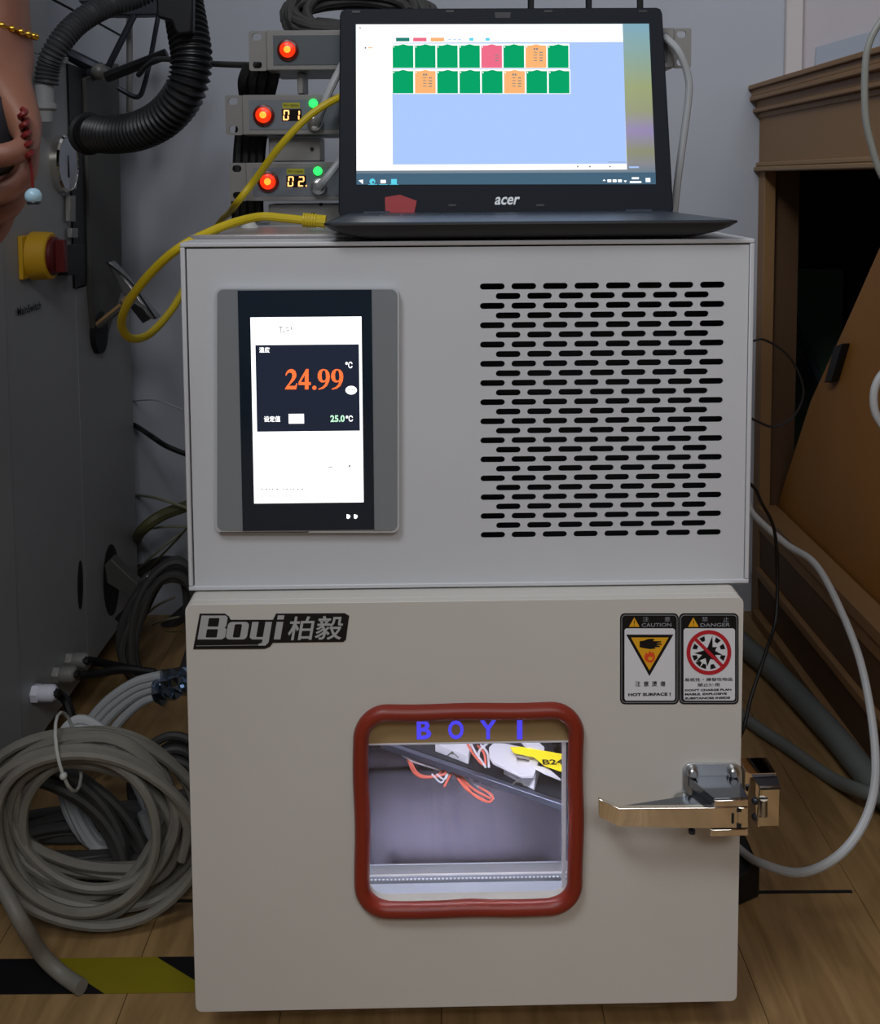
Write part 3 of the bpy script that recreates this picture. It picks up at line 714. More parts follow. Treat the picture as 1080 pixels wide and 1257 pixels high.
# ================================================================== LAPTOP
ZT = zT
LM = Matrix.Translation((.078, 1.165, ZT)) @ Matrix.Rotation(R(1.2), 4, 'Z')
lx, ly = LM.to_3x3() @ V((1, 0, 0)), LM.to_3x3() @ V((0, 1, 0))
lap = thing('laptop', LM, 'open black laptop showing green and orange tiles, on top of the chamber', 'laptop')
al = R(13)
LP = Plane(LM.translation + V((0, 0, .0145)), lx, ly*math.sin(al)+Z_*math.cos(al))
lidp = [(417, 19), (419, 13), (425, 10.5), (806, 9), (811, 11), (813, 17), (826.5, 256), (825, 261), (820, 263), (421, 266), (417, 264), (415.5, 259)]
lid = MB().plate(LP, [lidp], -.007, 0, px=True).build('lid', M['lapblk'], lap, bevel=.0012)
MB().pprism(LP, [(607, 15), (627, 15), (626, 22), (608, 22)], 0, .0003).plate(LP, [circ(617, 18.5, 2.4)], .0003, .0005, px=True).build('webcam', M['black'], lid, smooth=0)
for xa, ya in ((437, 14.5), (552, 14), (673, 14), (789, 14), (555, 252), (663, 252)): MB().rpx(LP, xa-5, ya-1.4, xa+5, ya+1.4, 0, 0, .0006).build('bumper', M['black'], lid, smooth=0)
# desktop wallpaper strip
wp = bpy.data.materials.new('screen_wallpaper'); wp.use_nodes = True; nt = wp.node_tree; b = nt.nodes['Principled BSDF']
tc = nt.nodes.new('ShaderNodeTexCoord'); sx = nt.nodes.new('ShaderNodeSeparateXYZ'); nt.links.new(tc.outputs['Generated'], sx.inputs[0])
cr = nt.nodes.new('ShaderNodeValToRGB'); nt.links.new(sx.outputs['Z'], cr.inputs[0])
E = cr.color_ramp.elements; E[0].position = 0; E[0].color = lin('#5f7f93'); E[1].position = 1; E[1].color = lin('#6fa9bf')
for p_, c_ in ((.07, '#557488'), (.12, '#7a7c86'), (.2, '#7f8356'), (.33, '#8a78b0'), (.45, '#8a9060'), (.6, '#8f9c58'), (.75, '#7fa08a')): e = E.new(p_); e.color = lin(c_)
nt.links.new(cr.outputs[0], b.inputs['Emission Color']); b.inputs['Emission Strength'].default_value = .8; b.inputs['Base Color'].default_value = (0, 0, 0, 1); b.inputs['Roughness'].default_value = .3
sc = MB().pprism(LP, [(436.5, 30), (796.5, 29), (805, 226), (437.5, 226.5)], 0, .0005).build('screen', wp, lid, smooth=0)
e_ = lambda nm, c, s=1: mat(nm, '#000000', .6, emit=c, estr=s, spec=0)
sm = [e_('ui_white', '#ffffff', 1.25), e_('ui_blue', '#aecbff', 1.0), e_('ui_green', '#0aa86a', .95), e_('ui_pink', '#f0708c', 1), e_('ui_orange', '#ffb878', 1), e_('ui_grey', '#7d838a', 1), e_('ui_bar', '#4f7088', .8), e_('ui_cyan', '#60d8f0', 1), e_('ui_dkgreen', '#2a8478', .9)]
s1, s2, s3, s4 = .0007, .0009, .0011, .0013
mb = MB()
mb.pprism(LP, [(437, 30), (764, 29.5), (769.5, 208), (437.5, 209.5)], .0005, s1, 0)
mb.pprism(LP, [(481, 53), (765, 51.5), (769, 201), (482, 202)], s1, s2, 1)
mb.pprism(LP, [(437.5, 213), (804.5, 211.5), (805, 226), (437.5, 226.5)], .0005, s1, 6)
for xa, c_ in ((486, 8), (507, 3), (528.5, 4)): mb.rpx(LP, xa, 46.3, xa+16.5, 50.8, s1, c_)
for xa in (550, 556, 562): mb.rpx(LP, xa, 48, xa+4, 49, s1, 1)
for xa in (576, 596): mb.rpx(LP, xa, 46.5, xa+5, 50, s1, 7)
mb.rpx(LP, 480.5, 51.8, 765, 52.6, s2, 5)
for row in range(2):
    for k in range(8):
        x0 = 481.8+k*27.2+row*.3*(k/7)*4; y0 = (54.8, 86.2)[row]; y1 = (83.3, 114.5)[row]
        c_ = 3 if (row, k) == (0, 4) else 4 if (row, k) in ((0, 6), (1, 1), (1, 5)) else 2
        mb.pprism(LP, [(x0-.7, y0-1.2), (x0+26.4, y0-1.2), (x0+26.6, y1+.6), (x0-.6, y1+.6)], s2, s3, 0)
        mb.pprism(LP, [(x0, y0+1), (x0+7, y0+1), (x0+13, y0-.6), (x0+19, y0+1), (x0+25.4, y0+1), (x0+25.6, y1), (x0+.1, y1)], s3, s4, c_)
        mb.rpx(LP, x0+1, y0+1.8, x0+2, y0+3.6, s4, 0)
        if c_ == 4:
            mb.rpx(LP, x0+10, y0+4.3, x0+12, y0+6.5, s4, 5); mb.rpx(LP, x0+13, y0+4.3, x0+15, y0+6.5, s4, 5)
            for j in range(4): mb.rpx(LP, x0+10, y0+9+j*3.4, x0+14, y0+9.8+j*3.4, s4, 5); mb.rpx(LP, x0+17, y0+9+j*3.4, x0+21, y0+10.1+j*3.4, s4, 5)
        if c_ == 3:
            for j in range(3): mb.rpx(LP, x0+17, y0+12.5+j*3.3, x0+21, y0+13.5+j*3.3, s4, 5)
mb.rpx(LP, 447.5, 57.6, 449.5, 59.8, s1, 5); mb.rpx(LP, 451.5, 58.2, 457.5, 59.4, s1, 4)
mb.rpx(LP, 441, 33.5, 443, 35, s1, 5)
for xa in (708, 723, 747.5): mb.rpx(LP, xa, 203.5, xa+2, 205.5, s1, 5)
mb.rpx(LP, 746, 198.7, 769, 199.3, s2, 5)
# task bar icons
mb.pprism(LP, [(440.5, 222), (440.5, 226-4.8), (445.5, 220.5), (445.5, 226)], s1, s2, 0)
mb.plate(LP, [circ(457, 223.3-.5, 3.6, 18), circ(458, 223.8, 1.5, 12)], s1, s2, 7, px=True)
mb.rpx(LP, 467, 220.8, 473.5, 225, s1, 0); mb.rpx(LP, 477.5, 218.5, 489.5, 227-.8, s1, 6); mb.rpx(LP, 480, 219.8, 487, 226, s2, 7)
for xa in (452, 465, 478): mb.rpx(LP, xa, 226.2, xa+11, 226.8, s1, 7)
mb.pprism(LP, [(739.5, 222), (741.5, 220), (743.5, 222)], s1, s2, 0)
for xa in (745.5, 752, 758.5): mb.rpx(LP, xa, 220.3, xa+4.6, 223.6, s1, 0)
mb.pprism(LP, [(765.5, 221.5), (769.5, 221.5), (767.5, 224)], s1, s2, 0)
mb.rpx(LP, 775.5, 217.6, 784, 220, s1, 0); mb.rpx(LP, 773, 222.4, 787, 224.6, s1, 0); mb.rpx(LP, 792.5, 218.5, 798, 223.5, s1, 0)
mb.rpx(LP, 772, 204.3, 784, 206.3, s1, 1)
mb.build('screen_content', sm, sc, smooth=0)
t = MB(); t.textpx(LP, 'acer', 606.5, 241.5, 636, 251.5, .0002, 0, .02, .25); t.build('logo', M['silver'], lid, smooth=0)
MB().pprism(LP, [(472.5, 242), (491, 239), (511.5, 246.5), (508, 263.5), (473, 265)], .0002, .0009).build('red_sticker', M['redst'], lid, smooth=0)
# base with undercut sides
yf = .908
a = P(397, 274, y=yf); b = P(909, 269, y=yf)
Li = LM.inverted(); a = Li @ a; b = Li @ b
bx0, bx1, by0, by1 = a.x, b.x, min(a.y, b.y), .012
zt_ = .0172
def loop(ins, insf, z, r):
    return [LM @ V((u, v_, z)) for u, v_ in rr(bx0+ins, by0+insf, bx1-ins, by1, r, 6)]
prof = [(.046, .034, .0005, .02), (.030, .020, .0022, .018), (.016, .010, .0062, .016), (.006, .004, .0108, .013), (.0, .0, .0155, .010), (.0003, .0003, zt_, .010)]
loops = [loop(*p_) for p_ in prof]; n_ = len(loops[0]); mb = MB(); vs = [p for l in loops for p in l]
fs = [list(range(n_))[::-1], [(len(loops)-1)*n_+i for i in range(n_)]]
for k in range(len(loops)-1):
    for i in range(n_): fs.append((k*n_+i, k*n_+(i+1) % n_, (k+1)*n_+(i+1) % n_, (k+1)*n_+i))
mb.add(vs, fs).build('base', M['lapbase'], lap, smooth=50)
mb = MB()
for k_ in range(6):
    for j in range(15):
        xx = bx0+.025+(bx1-bx0-.05)*j/15; yy = -.085+k_*.014
        mb.box((xx, yy, zt_), (xx+(bx1-bx0-.05)/15-.003, yy+.011, zt_+.0009), 0, LM)
mb.build('keyboard', M['lapdeck'], lap, smooth=0, kind='stuff')
MB().box((bx0+.006, by0+.006, zt_-.0005), (bx1-.006, by1-.006, zt_+.0006), 0, LM).build('deck', M['lapdeck'], lap, smooth=0)
for ux in (-.165, .135):
    MB().cyl(LM @ V((ux, .001, .0165)), LM @ V((ux+.03, .001, .0165)), .0035, seg=14).build('hinge', M['lapdeck'], lap)

# ================================================================== RACK UNITS BEHIND
RY = 1.245
RP = Plane((0, RY, 0), (1, 0, 0), (0, 0, 1))
dig = {'0': 'abcdef', '1': 'bc', '2': 'abged'}
def digit(mb, ch, x0, y0, x1, y1, n, mi=0):
    ym = (y0+y1)/2; w_ = 1.55
    seg = dict(a=(x0+1, y0, x1-.6, y0+w_), d=(x0, y1-w_, x1-1.6, y1), g=(x0+.6, ym-w_/2, x1-1, ym+w_/2), f=(x0+.6, y0+1, x0+.6+w_, ym-.6), e=(x0, ym+.6, x0+w_, y1-1), b=(x1-w_, y0+1, x1, ym-.6), c=(x1-w_-.6, ym+.6, x1-.6, y1-1))
    for s_ in dig[ch]: mb.rpx(RP, *seg[s_], n, mi, .0003)
def rack_unit(xe, xb, y0, y1, label, code=None, right=None):
    zt1 = RP.hit(xe, y0)[1]; zb1 = RP.hit(xe, y1)[1]; ue = RP.hit(xe, y0)[0]; ub = RP.hit(xb, y0)[0]; ur = ue+.534
    t = thing('rack_unit', RP.at(ue, zb1, 0), label, 'rack unit', 'three grey rack units stacked behind the laptop')
    h = zt1-zb1; ew = ub-ue
    for k, (a0, a1) in enumerate(((ue, ub), (ur-ew, ur))):
        cx_ = (a0+a1)/2-.001
        MB().plate(RP, [rr(a0, zb1, a1, zt1, .003), rr(cx_-.0055, zt1-h*.24, cx_+.0055, zt1-h*.06, .0038), rr(cx_-.0055, zb1+h*.06, cx_+.0055, zb1+h*.24, .0038)], -.003, 0).build('mounting_ear', M['rack'], t)
    MB().pbox(RP, ub, zb1, ur-ew, zt1, -.11, .004).build('case', M['rack'], t, bevel=.0012)
    x1 = xb+8
    f = MB(); a = RP.hit(x1, y0+6, .004); f.pbox(RP, a[0], zb1+h*.13, ur-ew-.008, zt1-h*.13, .004, .0048)
    fc = f.build('face_plate', M['rackface'] if code else M['rackface1'], t, smooth=0)
    bx, by = (353.5, 61.5) if not code else ((324, 141.5) if code == '01' else (329.5, 223))
    c = RP.px(bx, by, .0048)
    MB().lathe(c, -RP.N*-1, [(0, .0128), (.003, .0128), (.004, .0110)], 28).build('lamp_bezel', M['redring'], t)
    MB().lathe(c+RP.N*.003, RP.N, [(0, .0096), (.003, .0094), (.0045, .0070)], 28).build('red_button', M['redlamp'], t)
    MB().lathe(c+RP.N*.0076, RP.N, [(0, .0042), (.0006, .0025)], 16).build('button_glow', M['redlampc'], t)
    if code:
        dx, dy = (0, 0) if code == '01' else (5.5, 81.5)
        MB().rpx(RP, 346+dx, 134+dy, 370+dx, 148.5+dy, .0048).build('digit_window', M['segblk'], t, smooth=0)
        d = MB(); digit(d, '0', 347.5+dx, 135+dy, 355+dx, 147.5+dy, .0053); digit(d, code[1], 360.5+dx, 135+dy, 368+dx, 147.5+dy, .0053)
        if code == '02': d.rpx(RP, 369.5+dx, 145.6+dy, 371+dx, 147.5+dy, .0053)
        d.build('digit', M['amber'], t, smooth=0)
        y_ = (126, 207)[code == '02']
        lb_ = MB().rpx(RP, 346.5+dx, y_, 368+dx, y_+7, .0048)
        lb_.textpx(RP, 'PV*1000A', 348+dx, y_+2, 366.5+dx, y_+5, .005, 1)
        lb_.build('yellow_label', [M['yellowst'], M['seam']], t, smooth=0)
        g_ = (384.5, 127) if code == '01' else (390, 210)
        c = RP.px(*g_, .0048); MB().lathe(c, RP.N, [(0, .0055), (.003, .0052), (.005, .003)], 18).build('green_lamp', M['green_e'], t)
        k_ = (387, 151) if code == '01' else (391, 229)
        c = RP.px(*k_, .0048); MB().lathe(c, RP.N, [(0, .0095), (.004, .0095), (.0045, .0075), (.012, .0072), (.013, .005), (.02, .0045)], 20).build('round_connector', M['steel2'], t)
    return t
rack_unit(305, 327, 38, 87, 'topmost grey rack unit with red lamp and dark blank face')
rack_unit(276, 297.5, 117, 166, 'middle grey rack unit whose amber digits read 01', '01')
rack_unit(281, 302, 200, 247, 'lowest grey rack unit whose amber digits read 02', '02')
zz = lambda y: RP.hit(300, y)[1]
sp = thing('rack_stand', (RP.hit(340, 280)[0], RY+.05, ZT), 'grey spacer brackets holding the stacked rack units apart', 'stand')
def spacer(x0, x1, y0, y1, n0=-.06, n1=-.012, m_='rack', nm='spacer'):
    a = RP.hit(x0, y1, n1); b = RP.hit(x1, y0, n1); return MB().pbox(RP, a[0], a[1], b[0], b[1], n0, n1).build(nm, M[m_], sp, bevel=.001)
spacer(330, 393, 169, 198); spacer(330, 470, 250, 281); spacer(365, 372, 89, 115)
for ya, yb in ((89, 115), (169, 198), (250, 281)): spacer(560, 640, ya, yb)
spacer(470, 520, 169, 198)
for x_, y_ in ((341, 183), (383, 183), (394, 251), (384.5, 263)):
    c = RP.px(x_, y_, -.012); MB().cyl(c, c+RP.N*.001, .0024, seg=12).build('hole_mark', M['seam'], sp)
# black cable sleeves between units
mb = MB()
def Q(px, py, y): return P(px, py, y=y)
for dx in (-16, -5, 6, 17):
    mb.tube([Q(322+dx, 80, 1.285), Q(316+dx*1.1, 100, 1.285), Q(314+dx*.9, 125, 1.30), Q(306+dx*.8, 182, 1.29), Q(303+dx*.8, 255, 1.29), Q(306+dx*.8, 272, 1.29)], .0072, seg=8)
mb.build('cable_sleeve', M['blackcab'], label='flat bunch of black cables running down behind the rack ears', cat='cable')
tray = thing('metal_tray', MT @ V((-.17, .1, ZT)), 'flat aluminium tray on the chamber top left of the laptop', 'tray')
u0_, _v = ml(262, 289, -.02)
TT = MT
MB().box((-.268, .055, ZT), (-.10, .22, ZT+.004), 0, MT @ Matrix.Translation((.03, 0, 0))).build('plate', M['tray'], tray, bevel=.001)
for ux in (-.205, -.13):
    MB().cyl(MT @ V((ux, .2, ZT+.004)), MT @ V((ux, .2, ZT+.010)), .010, .006, 16).build('knob', M['zip'], tray)
# coil of dark cables on top of the rack
mb = MB()
rnd = random.Random(3)
c0 = Q(440, 14, 1.34)
pts = []
for k in range(22*14):
    t = k/14*2*math.pi; tr_ = k/14
    rx = .066+.030*((tr_*.618) % 1)+.006*math.sin(tr_*2.1); rz = .020+.034*((tr_*.381) % 1)
    pts.append(c0+V((rx*math.cos(t), .045*(((tr_*.27) % 1)-.5)+.03*math.sin(t), -.004+rz*math.sin(t)+.005*math.sin(tr_*2.9))))
lowz = zz(38)+.008
pts = [V((p.x, p.y, max(p.z, lowz))) for p in pts]
mb.tube(pts, .0058, seg=8, sub=2)
MBc = mb.build('cable_coil', M['darkcab'], label='coil of dark grey cable lying on the top rack unit', cat='cable')
for k, x_ in enumerate((651.5, 722.5, 785.5)):
    a = Q(x_, 40, 1.30); b = Q(x_, -60, 1.30)
    MB().cyl(a, b, .0042, seg=10).build('antenna', M['black'], label='thin black rod rising above the laptop lid, ' + ('leftmost', 'middle', 'rightmost')[k] + ' of three', cat='antenna', group='black rods above the laptop')

# ================================================================== CABLES AROUND THE MACHINE
def cable(name, pts, r, m_, label, seg=10, cat='cable', sub=8, **k):
    return MB().tube(pts, r, seg=seg, sub=sub).build(name, M[m_], label=label, cat=cat, **k)
cable('white_cable', [Q(815, 45, 1.235), Q(832, 62, 1.222), Q(844, 92, 1.222), Q(845, 120, 1.222), Q(838, 175, 1.222), Q(832, 220, 1.222), Q(827, 268, 1.222)], .0044, 'palecab', 'pale cable hanging from the top rack ear beside the laptop')
cable('grey_cable', [Q(170, 92, 1.55), Q(190, 74, 1.5), Q(220, 74, 1.45), Q(255, 78, 1.4), Q(305, 80, 1.29), Q(322, 80, 1.27)], .0042, 'darkcab', 'dark grey cable crossing from the ribbed hose to the top rack ear')
cable('grey_cable', [RP.px(387, 151, .02), RP.px(393, 140, .035), RP.px(404, 112, .035), RP.px(416, 88, .03), RP.px(425, 70, .03)], .0048, 'palecab', 'pale cable plugged into the middle rack unit')
cable('grey_cable', [RP.px(391, 229, .02), RP.px(400, 220, .035), RP.px(416, 200, .03), RP.px(430, 180, .03)], .0048, 'palecab', 'pale cable plugged into the lowest rack unit')
yc = thing('network_cable', P(380, 272, y=1.0), 'yellow network cable looping off the chamber top to the rack units', 'cable')
yp = [P(378, 271, y=1.02), P(350, 268, y=1.02), P(320, 266, y=1.02), P(285, 274, y=1.0), P(255, 286, y=.985), P(222, 303, y=.97), P(190, 330, y=.98), P(160, 367, y=1.0), P(149, 397, y=1.03), P(160, 415, y=1.06), P(182, 411, y=1.1), P(205, 388, y=1.16), P(222, 362, y=1.22), P(243, 320, y=1.40), P(258, 290, y=1.47), P(272, 270, y=1.45), P(281, 262, y=1.34), P(290, 250, y=1.22), P(312, 222, y=1.212), P(345, 178, y=1.19), P(380, 142, y=1.19), P(416, 120, y=1.20), P(450, 112, y=1.23)]
# keep the lead off the housing side
MB().tube(yp, .0044, seg=10).build('lead', M['yellow'], yc)
a = P(372, 270, y=1.02); b = P(400, 272, y=1.02)
mb = MB().tube([a, b], .0065, raw=True, seg=10)
for k in range(5): q_ = a.lerp(b, k/8); mb.cyl(q_, q_+(b-a).normalized()*.0016, .0074, seg=12)
mb.build('plug_boot', M['yellow'], yc)
cable('white_cable', [P(835, 575, y=1.42), P(905, 600, y=1.40), P(925, 632, y=1.36), P(965, 668, y=1.32), P(1000, 692, y=1.28), P(1030, 745, y=1.22), P(1058, 820, y=1.15), P(1074, 920, y=1.08), P(1068, 990, y=1.02), P(1035, 1045, y=1.0), P(985, 1071, y=1.02), P(935, 1060, y=1.06), P(905, 1040, y=1.12), P(850, 985, y=1.2)], .0046, 'whitecab', 'white cable hanging in a long loop right of the chamber')
cable('black_wire', [P(838, 440, y=1.3), P(918, 420, y=1.3), P(940, 418, y=1.3), P(970, 440, y=1.3), P(986, 478, y=1.3), P(975, 510, y=1.3), P(950, 524, y=1.3), P(925, 515, y=1.3), P(915, 510, y=1.3), P(838, 480, y=1.3)], .0016, 'blackcab', 'thin black wire arc beside the vent side', seg=6)
cable('black_wire', [P(838, 560, y=1.3), P(915, 590, y=1.3), P(935, 618, y=1.3), P(950, 650, y=1.3), P(954, 700, y=1.3), P(952, 760, y=1.28), P(940, 800, y=1.25), P(922, 855, y=1.22), P(908, 905, y=1.2), P(870, 960, y=1.22)], .0022, 'blackcab', 'thin black wire hanging straight down beside the danger sticker', seg=6)
def fl(px, py, r): return P(px, py, z=r)
cable('drain_hose', [fl(880, 745, .018), fl(906, 785, .018), fl(950, 824, .018), fl(990, 866, .018), fl(1028, 908, .018), fl(1078, 968, .018), fl(1138, 1024, .018)], .018, 'hosefl', 'thick grey-green hose lying against the counter plinth', seg=16, cat='hose')
cable('grey_hose', [fl(890, 862, .009), fl(925, 890, .009), fl(970, 920, .009), fl(1020, 955, .009), fl(1060, 972, .03), fl(1100, 985, .04)], .009, 'hosefl', 'thinner pale grey hose crossing the floor right of the latch', seg=12, cat='hose')
cable('grey_cable', [P(1100, 5, y=.95), P(1082, 25, y=.95), P(1068, 50, y=.95), P(1062, 80, y=.95), P(1062, 140, y=.95), P(1070, 180, y=.95), P(1082, 215, y=.95), P(1100, 240, y=.95)], .0032, 'greycab', 'grey cable hanging in front of the counter cornice')
cable('white_cable', [P(1100, 445, y=1.2), P(1082, 460, y=1.2), P(1073, 480, y=1.2), P(1074, 505, y=1.2), P(1085, 525, y=1.2), P(1100, 540, y=1.2)], .0048, 'whitecab', 'white cable bend entering at the right of the brown board')
# black block beside the machine foot
mb = MB(); a = P(934, 1105, z=0)
fx = a.x; fy = a.y
mb.prism([V((fx-.085, fy-.01, .0)), V((fx-.03, fy-.012, 0)), V((fx, fy+.004, 0)), V((fx, fy+.06, 0)), V((fx-.085, fy+.06, 0))], V((0, 0, .038)))
mb.build('power_adapter', M['black'], label='black plastic block on the floor beside the chamber, right', cat='adapter', bevel=.004)

# ================================================================== LEFT CABINET
LC = Plane((XL, 0, 0), (0, 1, 0), (0, 0, 1))            # N = +x, toward the machine
def lc(px, py): return LC.hit(px, py)
yc83 = lc(84, 100)[0]; yend = 1.80
zb = lc(60, 890)[1]
ztop = lc(83, 78)[1]
cabt = thing('machine_cabinet', (XL, 1.5, 0), 'tall grey equipment cabinet at the left with gauge, main switch and latches', 'cabinet')
yst = lc(62, 100)[0]
def side(name, y0, y1, z0, z1, x1=XL, x0=-1.1, m_='cab', par=cabt, bev=.0015):
    return MB().box((x0, y0, z0), (x1, y1, z1)).build(name, M[m_], par, bevel=bev)
zlow = lc(110, 350)[1]
yfr = lc(10, 500)[0]
side('side_panel', yfr+.003, yc83, zb, ztop)
side('front_panel', .3, yfr, zb-.01, 2.0, XL+.002)
side('rear_panel', yc83, yend, zb, zlow-.0)
side('upper_panel', yfr+.003, yst, ztop, 2.0)
side('rear_recess', yc83, yend-.05, zlow, ztop, XL-.05, m_='seam')
# dark strip and dull dark duct
pts = [(83.5, 78), (106, 85), (107, 348), (92, 354)]
MB().pprism(LC, pts, -.03, .003).build('black_strip', M['black'], cabt, smooth=0)
MB().pprism(LC, [(105, 96), (146, 78), (150, 330), (152, 350), (135, 405), (127, 432), (120, 428), (116, 400), (112, 352)], -.03, .008).build('duct_cover', M['cabdark'], cabt, bevel=.002)
MB().box((-1.05, .4, .0), (XL-.06, yend-.06, zb)).build('base_frame', M['seam'], cabt, smooth=0)
# oval holes
for (cx_, cy_, rx_, ry_) in ((125, 408, 8, 26), (137, 712, 9.5, 44), (99, 718, 3, 30)):
    MB().plate(LC, [circ(cx_, cy_, rx_, 24, ry_)], 0, .0012 if cy_ > 500 else .009, px=True).build('oval_opening', M['seam'], cabt)
# gauge
c = LC.px(74, 201); rg = (lc(74, 166)[1]-lc(74, 237)[1])/2
gd = 1
MB().lathe(c, (1, 0, 0), [(0, rg), (.010, rg), (.013, rg*.94), (.010, rg*.88)], 36).build('gauge_bezel', M['chrome'], cabt)
MB().lathe(c+V((.0105, 0, 0)), (1, 0, 0), [(0, rg*.9), (.001, rg*.9)], 30).build('gauge_dial', mat('gauge_face', '#b4bac6', .3), cabt)
MB().prism([c+V((.0118, -.003, -.02)), c+V((.0118, .003, -.02)), c+V((.0118, .001, .012)), c+V((.0118, -.001, .012))], V((.0005, 0, 0))).build('gauge_needle', M['seam'], cabt, smooth=0)
# main switch
a = LC.px(22, 288); b = LC.px(22, 345)
sy0, sz1 = lc(21, 290); _, sz0 = lc(21, 344); sy1 = lc(21, 315)[0]+.075
MB().box((XL, sy0, sz0), (XL+.006, sy1+.0, sz1)).build('switch_plate', M['ywsw'], cabt, bevel=.001)
cs = V((XL, (sy0+sy1)/2, (sz0+sz1)/2)); 
MB().lathe(cs, (1, 0, 0), [(.006, .033), (.03, .032), (.032, .030)], 32).build('switch_collar', M['ywsw'], cabt)
MB().lathe(cs, (1, 0, 0), [(.031, .026), (.036, .026), (.038, .022)], 28).box((XL+.036, cs.y-.006, cs.z-.022), (XL+.05, cs.y+.006, cs.z+.022)).build('switch_knob', M['redsw'], cabt, bevel=.001)
t = MB(); a = (lc(19, 387)[0], lc(20, 388)[1]); b = (lc(48, 377)[0], lc(20, 377.5)[1])
t.text(LC, 'MainSwitch', a[0], a[1], b[0], b[1], .0025, .0002, 0, .02); t.build('lettering', M['seam'], cabt, smooth=0)
# small latch fittings on the black strip
def lbox(name, x0, y0, x1, y1, n0, n1, m_): return MB().pprism(LC, [(x0, y0), (x1, y0), (x1, y1), (x0, y1)], n0, n1).build(name, M[m_], cabt, bevel=.001)
lbox('hinge_plate', 86, 217, 94, 232, .003, .012, 'steel2'); lbox('hinge_plate', 86, 240, 93, 272, .003, .010, 'rack'); lbox('hinge_plate', 88, 280, 96, 292, .003, .010, 'rack')
lbox('catch_block', 83, 300, 104, 338, .003, .024, 'black'); lbox('catch_tip', 74, 295, 80, 323, .0, .012, 'darkmetal')
lbox('panel_foot', 62, 70, 84, 78, -.002, .004, 'cab')
# bottom skirt of cabinet: pale seam line
# toggle latches
def clasp(name, pts_body, pts_tip, label, y0):
    t = thing(name, P(*pts_body[0], y=y0), label, 'latch')
    pl = Plane((0, y0, 0), (1, 0, 0), (0, 0, 1))
    MB().pprism(pl, pts_body, -.012, .012).build('arm', M['cabdark'], t, bevel=.002)
    MB().pprism(pl, pts_tip, -.014, .014).build('clamp_head', M['steel2'], t, bevel=.002)
    return t, pl
t, pl = clasp('toggle_latch', [(116, 398), (119, 405), (160, 372), (152, 366)], [(130, 322), (134, 321), (148, 336), (160, 350), (172, 368), (192, 390), (190, 393), (184, 391), (160, 372), (150, 360), (143, 345)], 'grey toggle latch on the cabinet beside the yellow loop', 1.60)
MB().pprism(pl, [(117, 396), (147, 372), (149, 375), (118, 400)], .012, .014).build('bare_edge', M['woodlt'], t, smooth=0)
MB().pprism(pl, [(148, 368), (157, 361), (160, 366), (151, 374)], .012, .02).build('bare_pin', M['woodlt'], t, smooth=0)
MB().pprism(pl, [(165, 372), (175, 378), (184, 391), (175, 397), (160, 378)], -.012, .018).build('catch', M['black'], t, bevel=.001)
MB().tube([pl.px(131, 322, .016), pl.px(150, 337, .02), pl.px(163, 350, .02), pl.px(178, 372, .02), pl.px(191, 391, .018)], .0016, seg=6).build('wire_bail', M['blackcab'], t)
t, pl = clasp('toggle_latch', [(128, 694), (136, 686), (176, 724), (166, 738), (131, 716)], [(158, 735), (170, 714), (180, 706), (190, 713), (186, 724), (176, 738), (166, 742)], 'steel toggle latch beside the lower chamber near the oval opening', 1.62)
MB().pprism(pl, [(160, 733), (174, 722), (178, 727), (164, 742)], .014, .022).build('catch', M['black'], t, bevel=.001)
MB().pprism(pl, [(140, 760), (164, 736), (171, 744), (150, 768)], -.006, .006).build('lever', M['blackrub'], t, bevel=.001)
# cable glands
def gland(px, py, label, m_='whitep', s=1.0):
    c = LC.px(px, py); t = thing('cable_gland', c, label, 'gland')
    MB().cyl(c, c+V((.010, 0, 0)), .0125*s, seg=6).build('hex_nut', M[m_], t, bevel=.001)
    MB().lathe(c+V((.010, 0, 0)), (1, 0, 0), [(0, .010*s), (.004, .0115*s), (.018, .0115*s), (.022, .008*s)], 12).build('dome', M[m_], t)
    return c+V((.022, 0, 0))
for (px, py, lb_, m_, path) in ((40, 851, 'white cable gland nearest the cable coils', 'whitep', [(72, 852, 1.36), (82, 862, 1.35), (88, 885, 1.34), (84, 915, 1.33)]),
                       (66, 828, 'grey cable gland in the middle of the row of three', 'rack', [(95, 830, 1.44), (125, 826, 1.44), (150, 822, 1.44), (190, 826, 1.44)]),
                       (82, 811, 'grey cable gland farthest in the row of three', 'rack', [(112, 811, 1.52), (140, 817, 1.50), (165, 822, 1.48)])):
    e = gland(px, py, lb_, m_)
    cable('black_cable', [e+V((-.004, 0, 0)), e+V((.01, 0, 0))]+[P(a, b, y=c) for a, b, c in path], .0062, 'blackcab', 'black cable leaving the '+lb_, seg=8)

# big black ribbed hose
def ribs(r, a, per): return lambda L: r + a*math.sin(2*math.pi*L/per)
hp = [P(112, 164, y=1.43), P(140, 165, y=1.39), P(172, 160, y=1.36), P(203, 143, y=1.33), P(227, 112, y=1.31), P(235, 75, y=1.31), P(230, 35, y=1.32), P(222, -10, y=1.34), P(214, -60, y=1.36)]
q_ = spline(hp, 60)
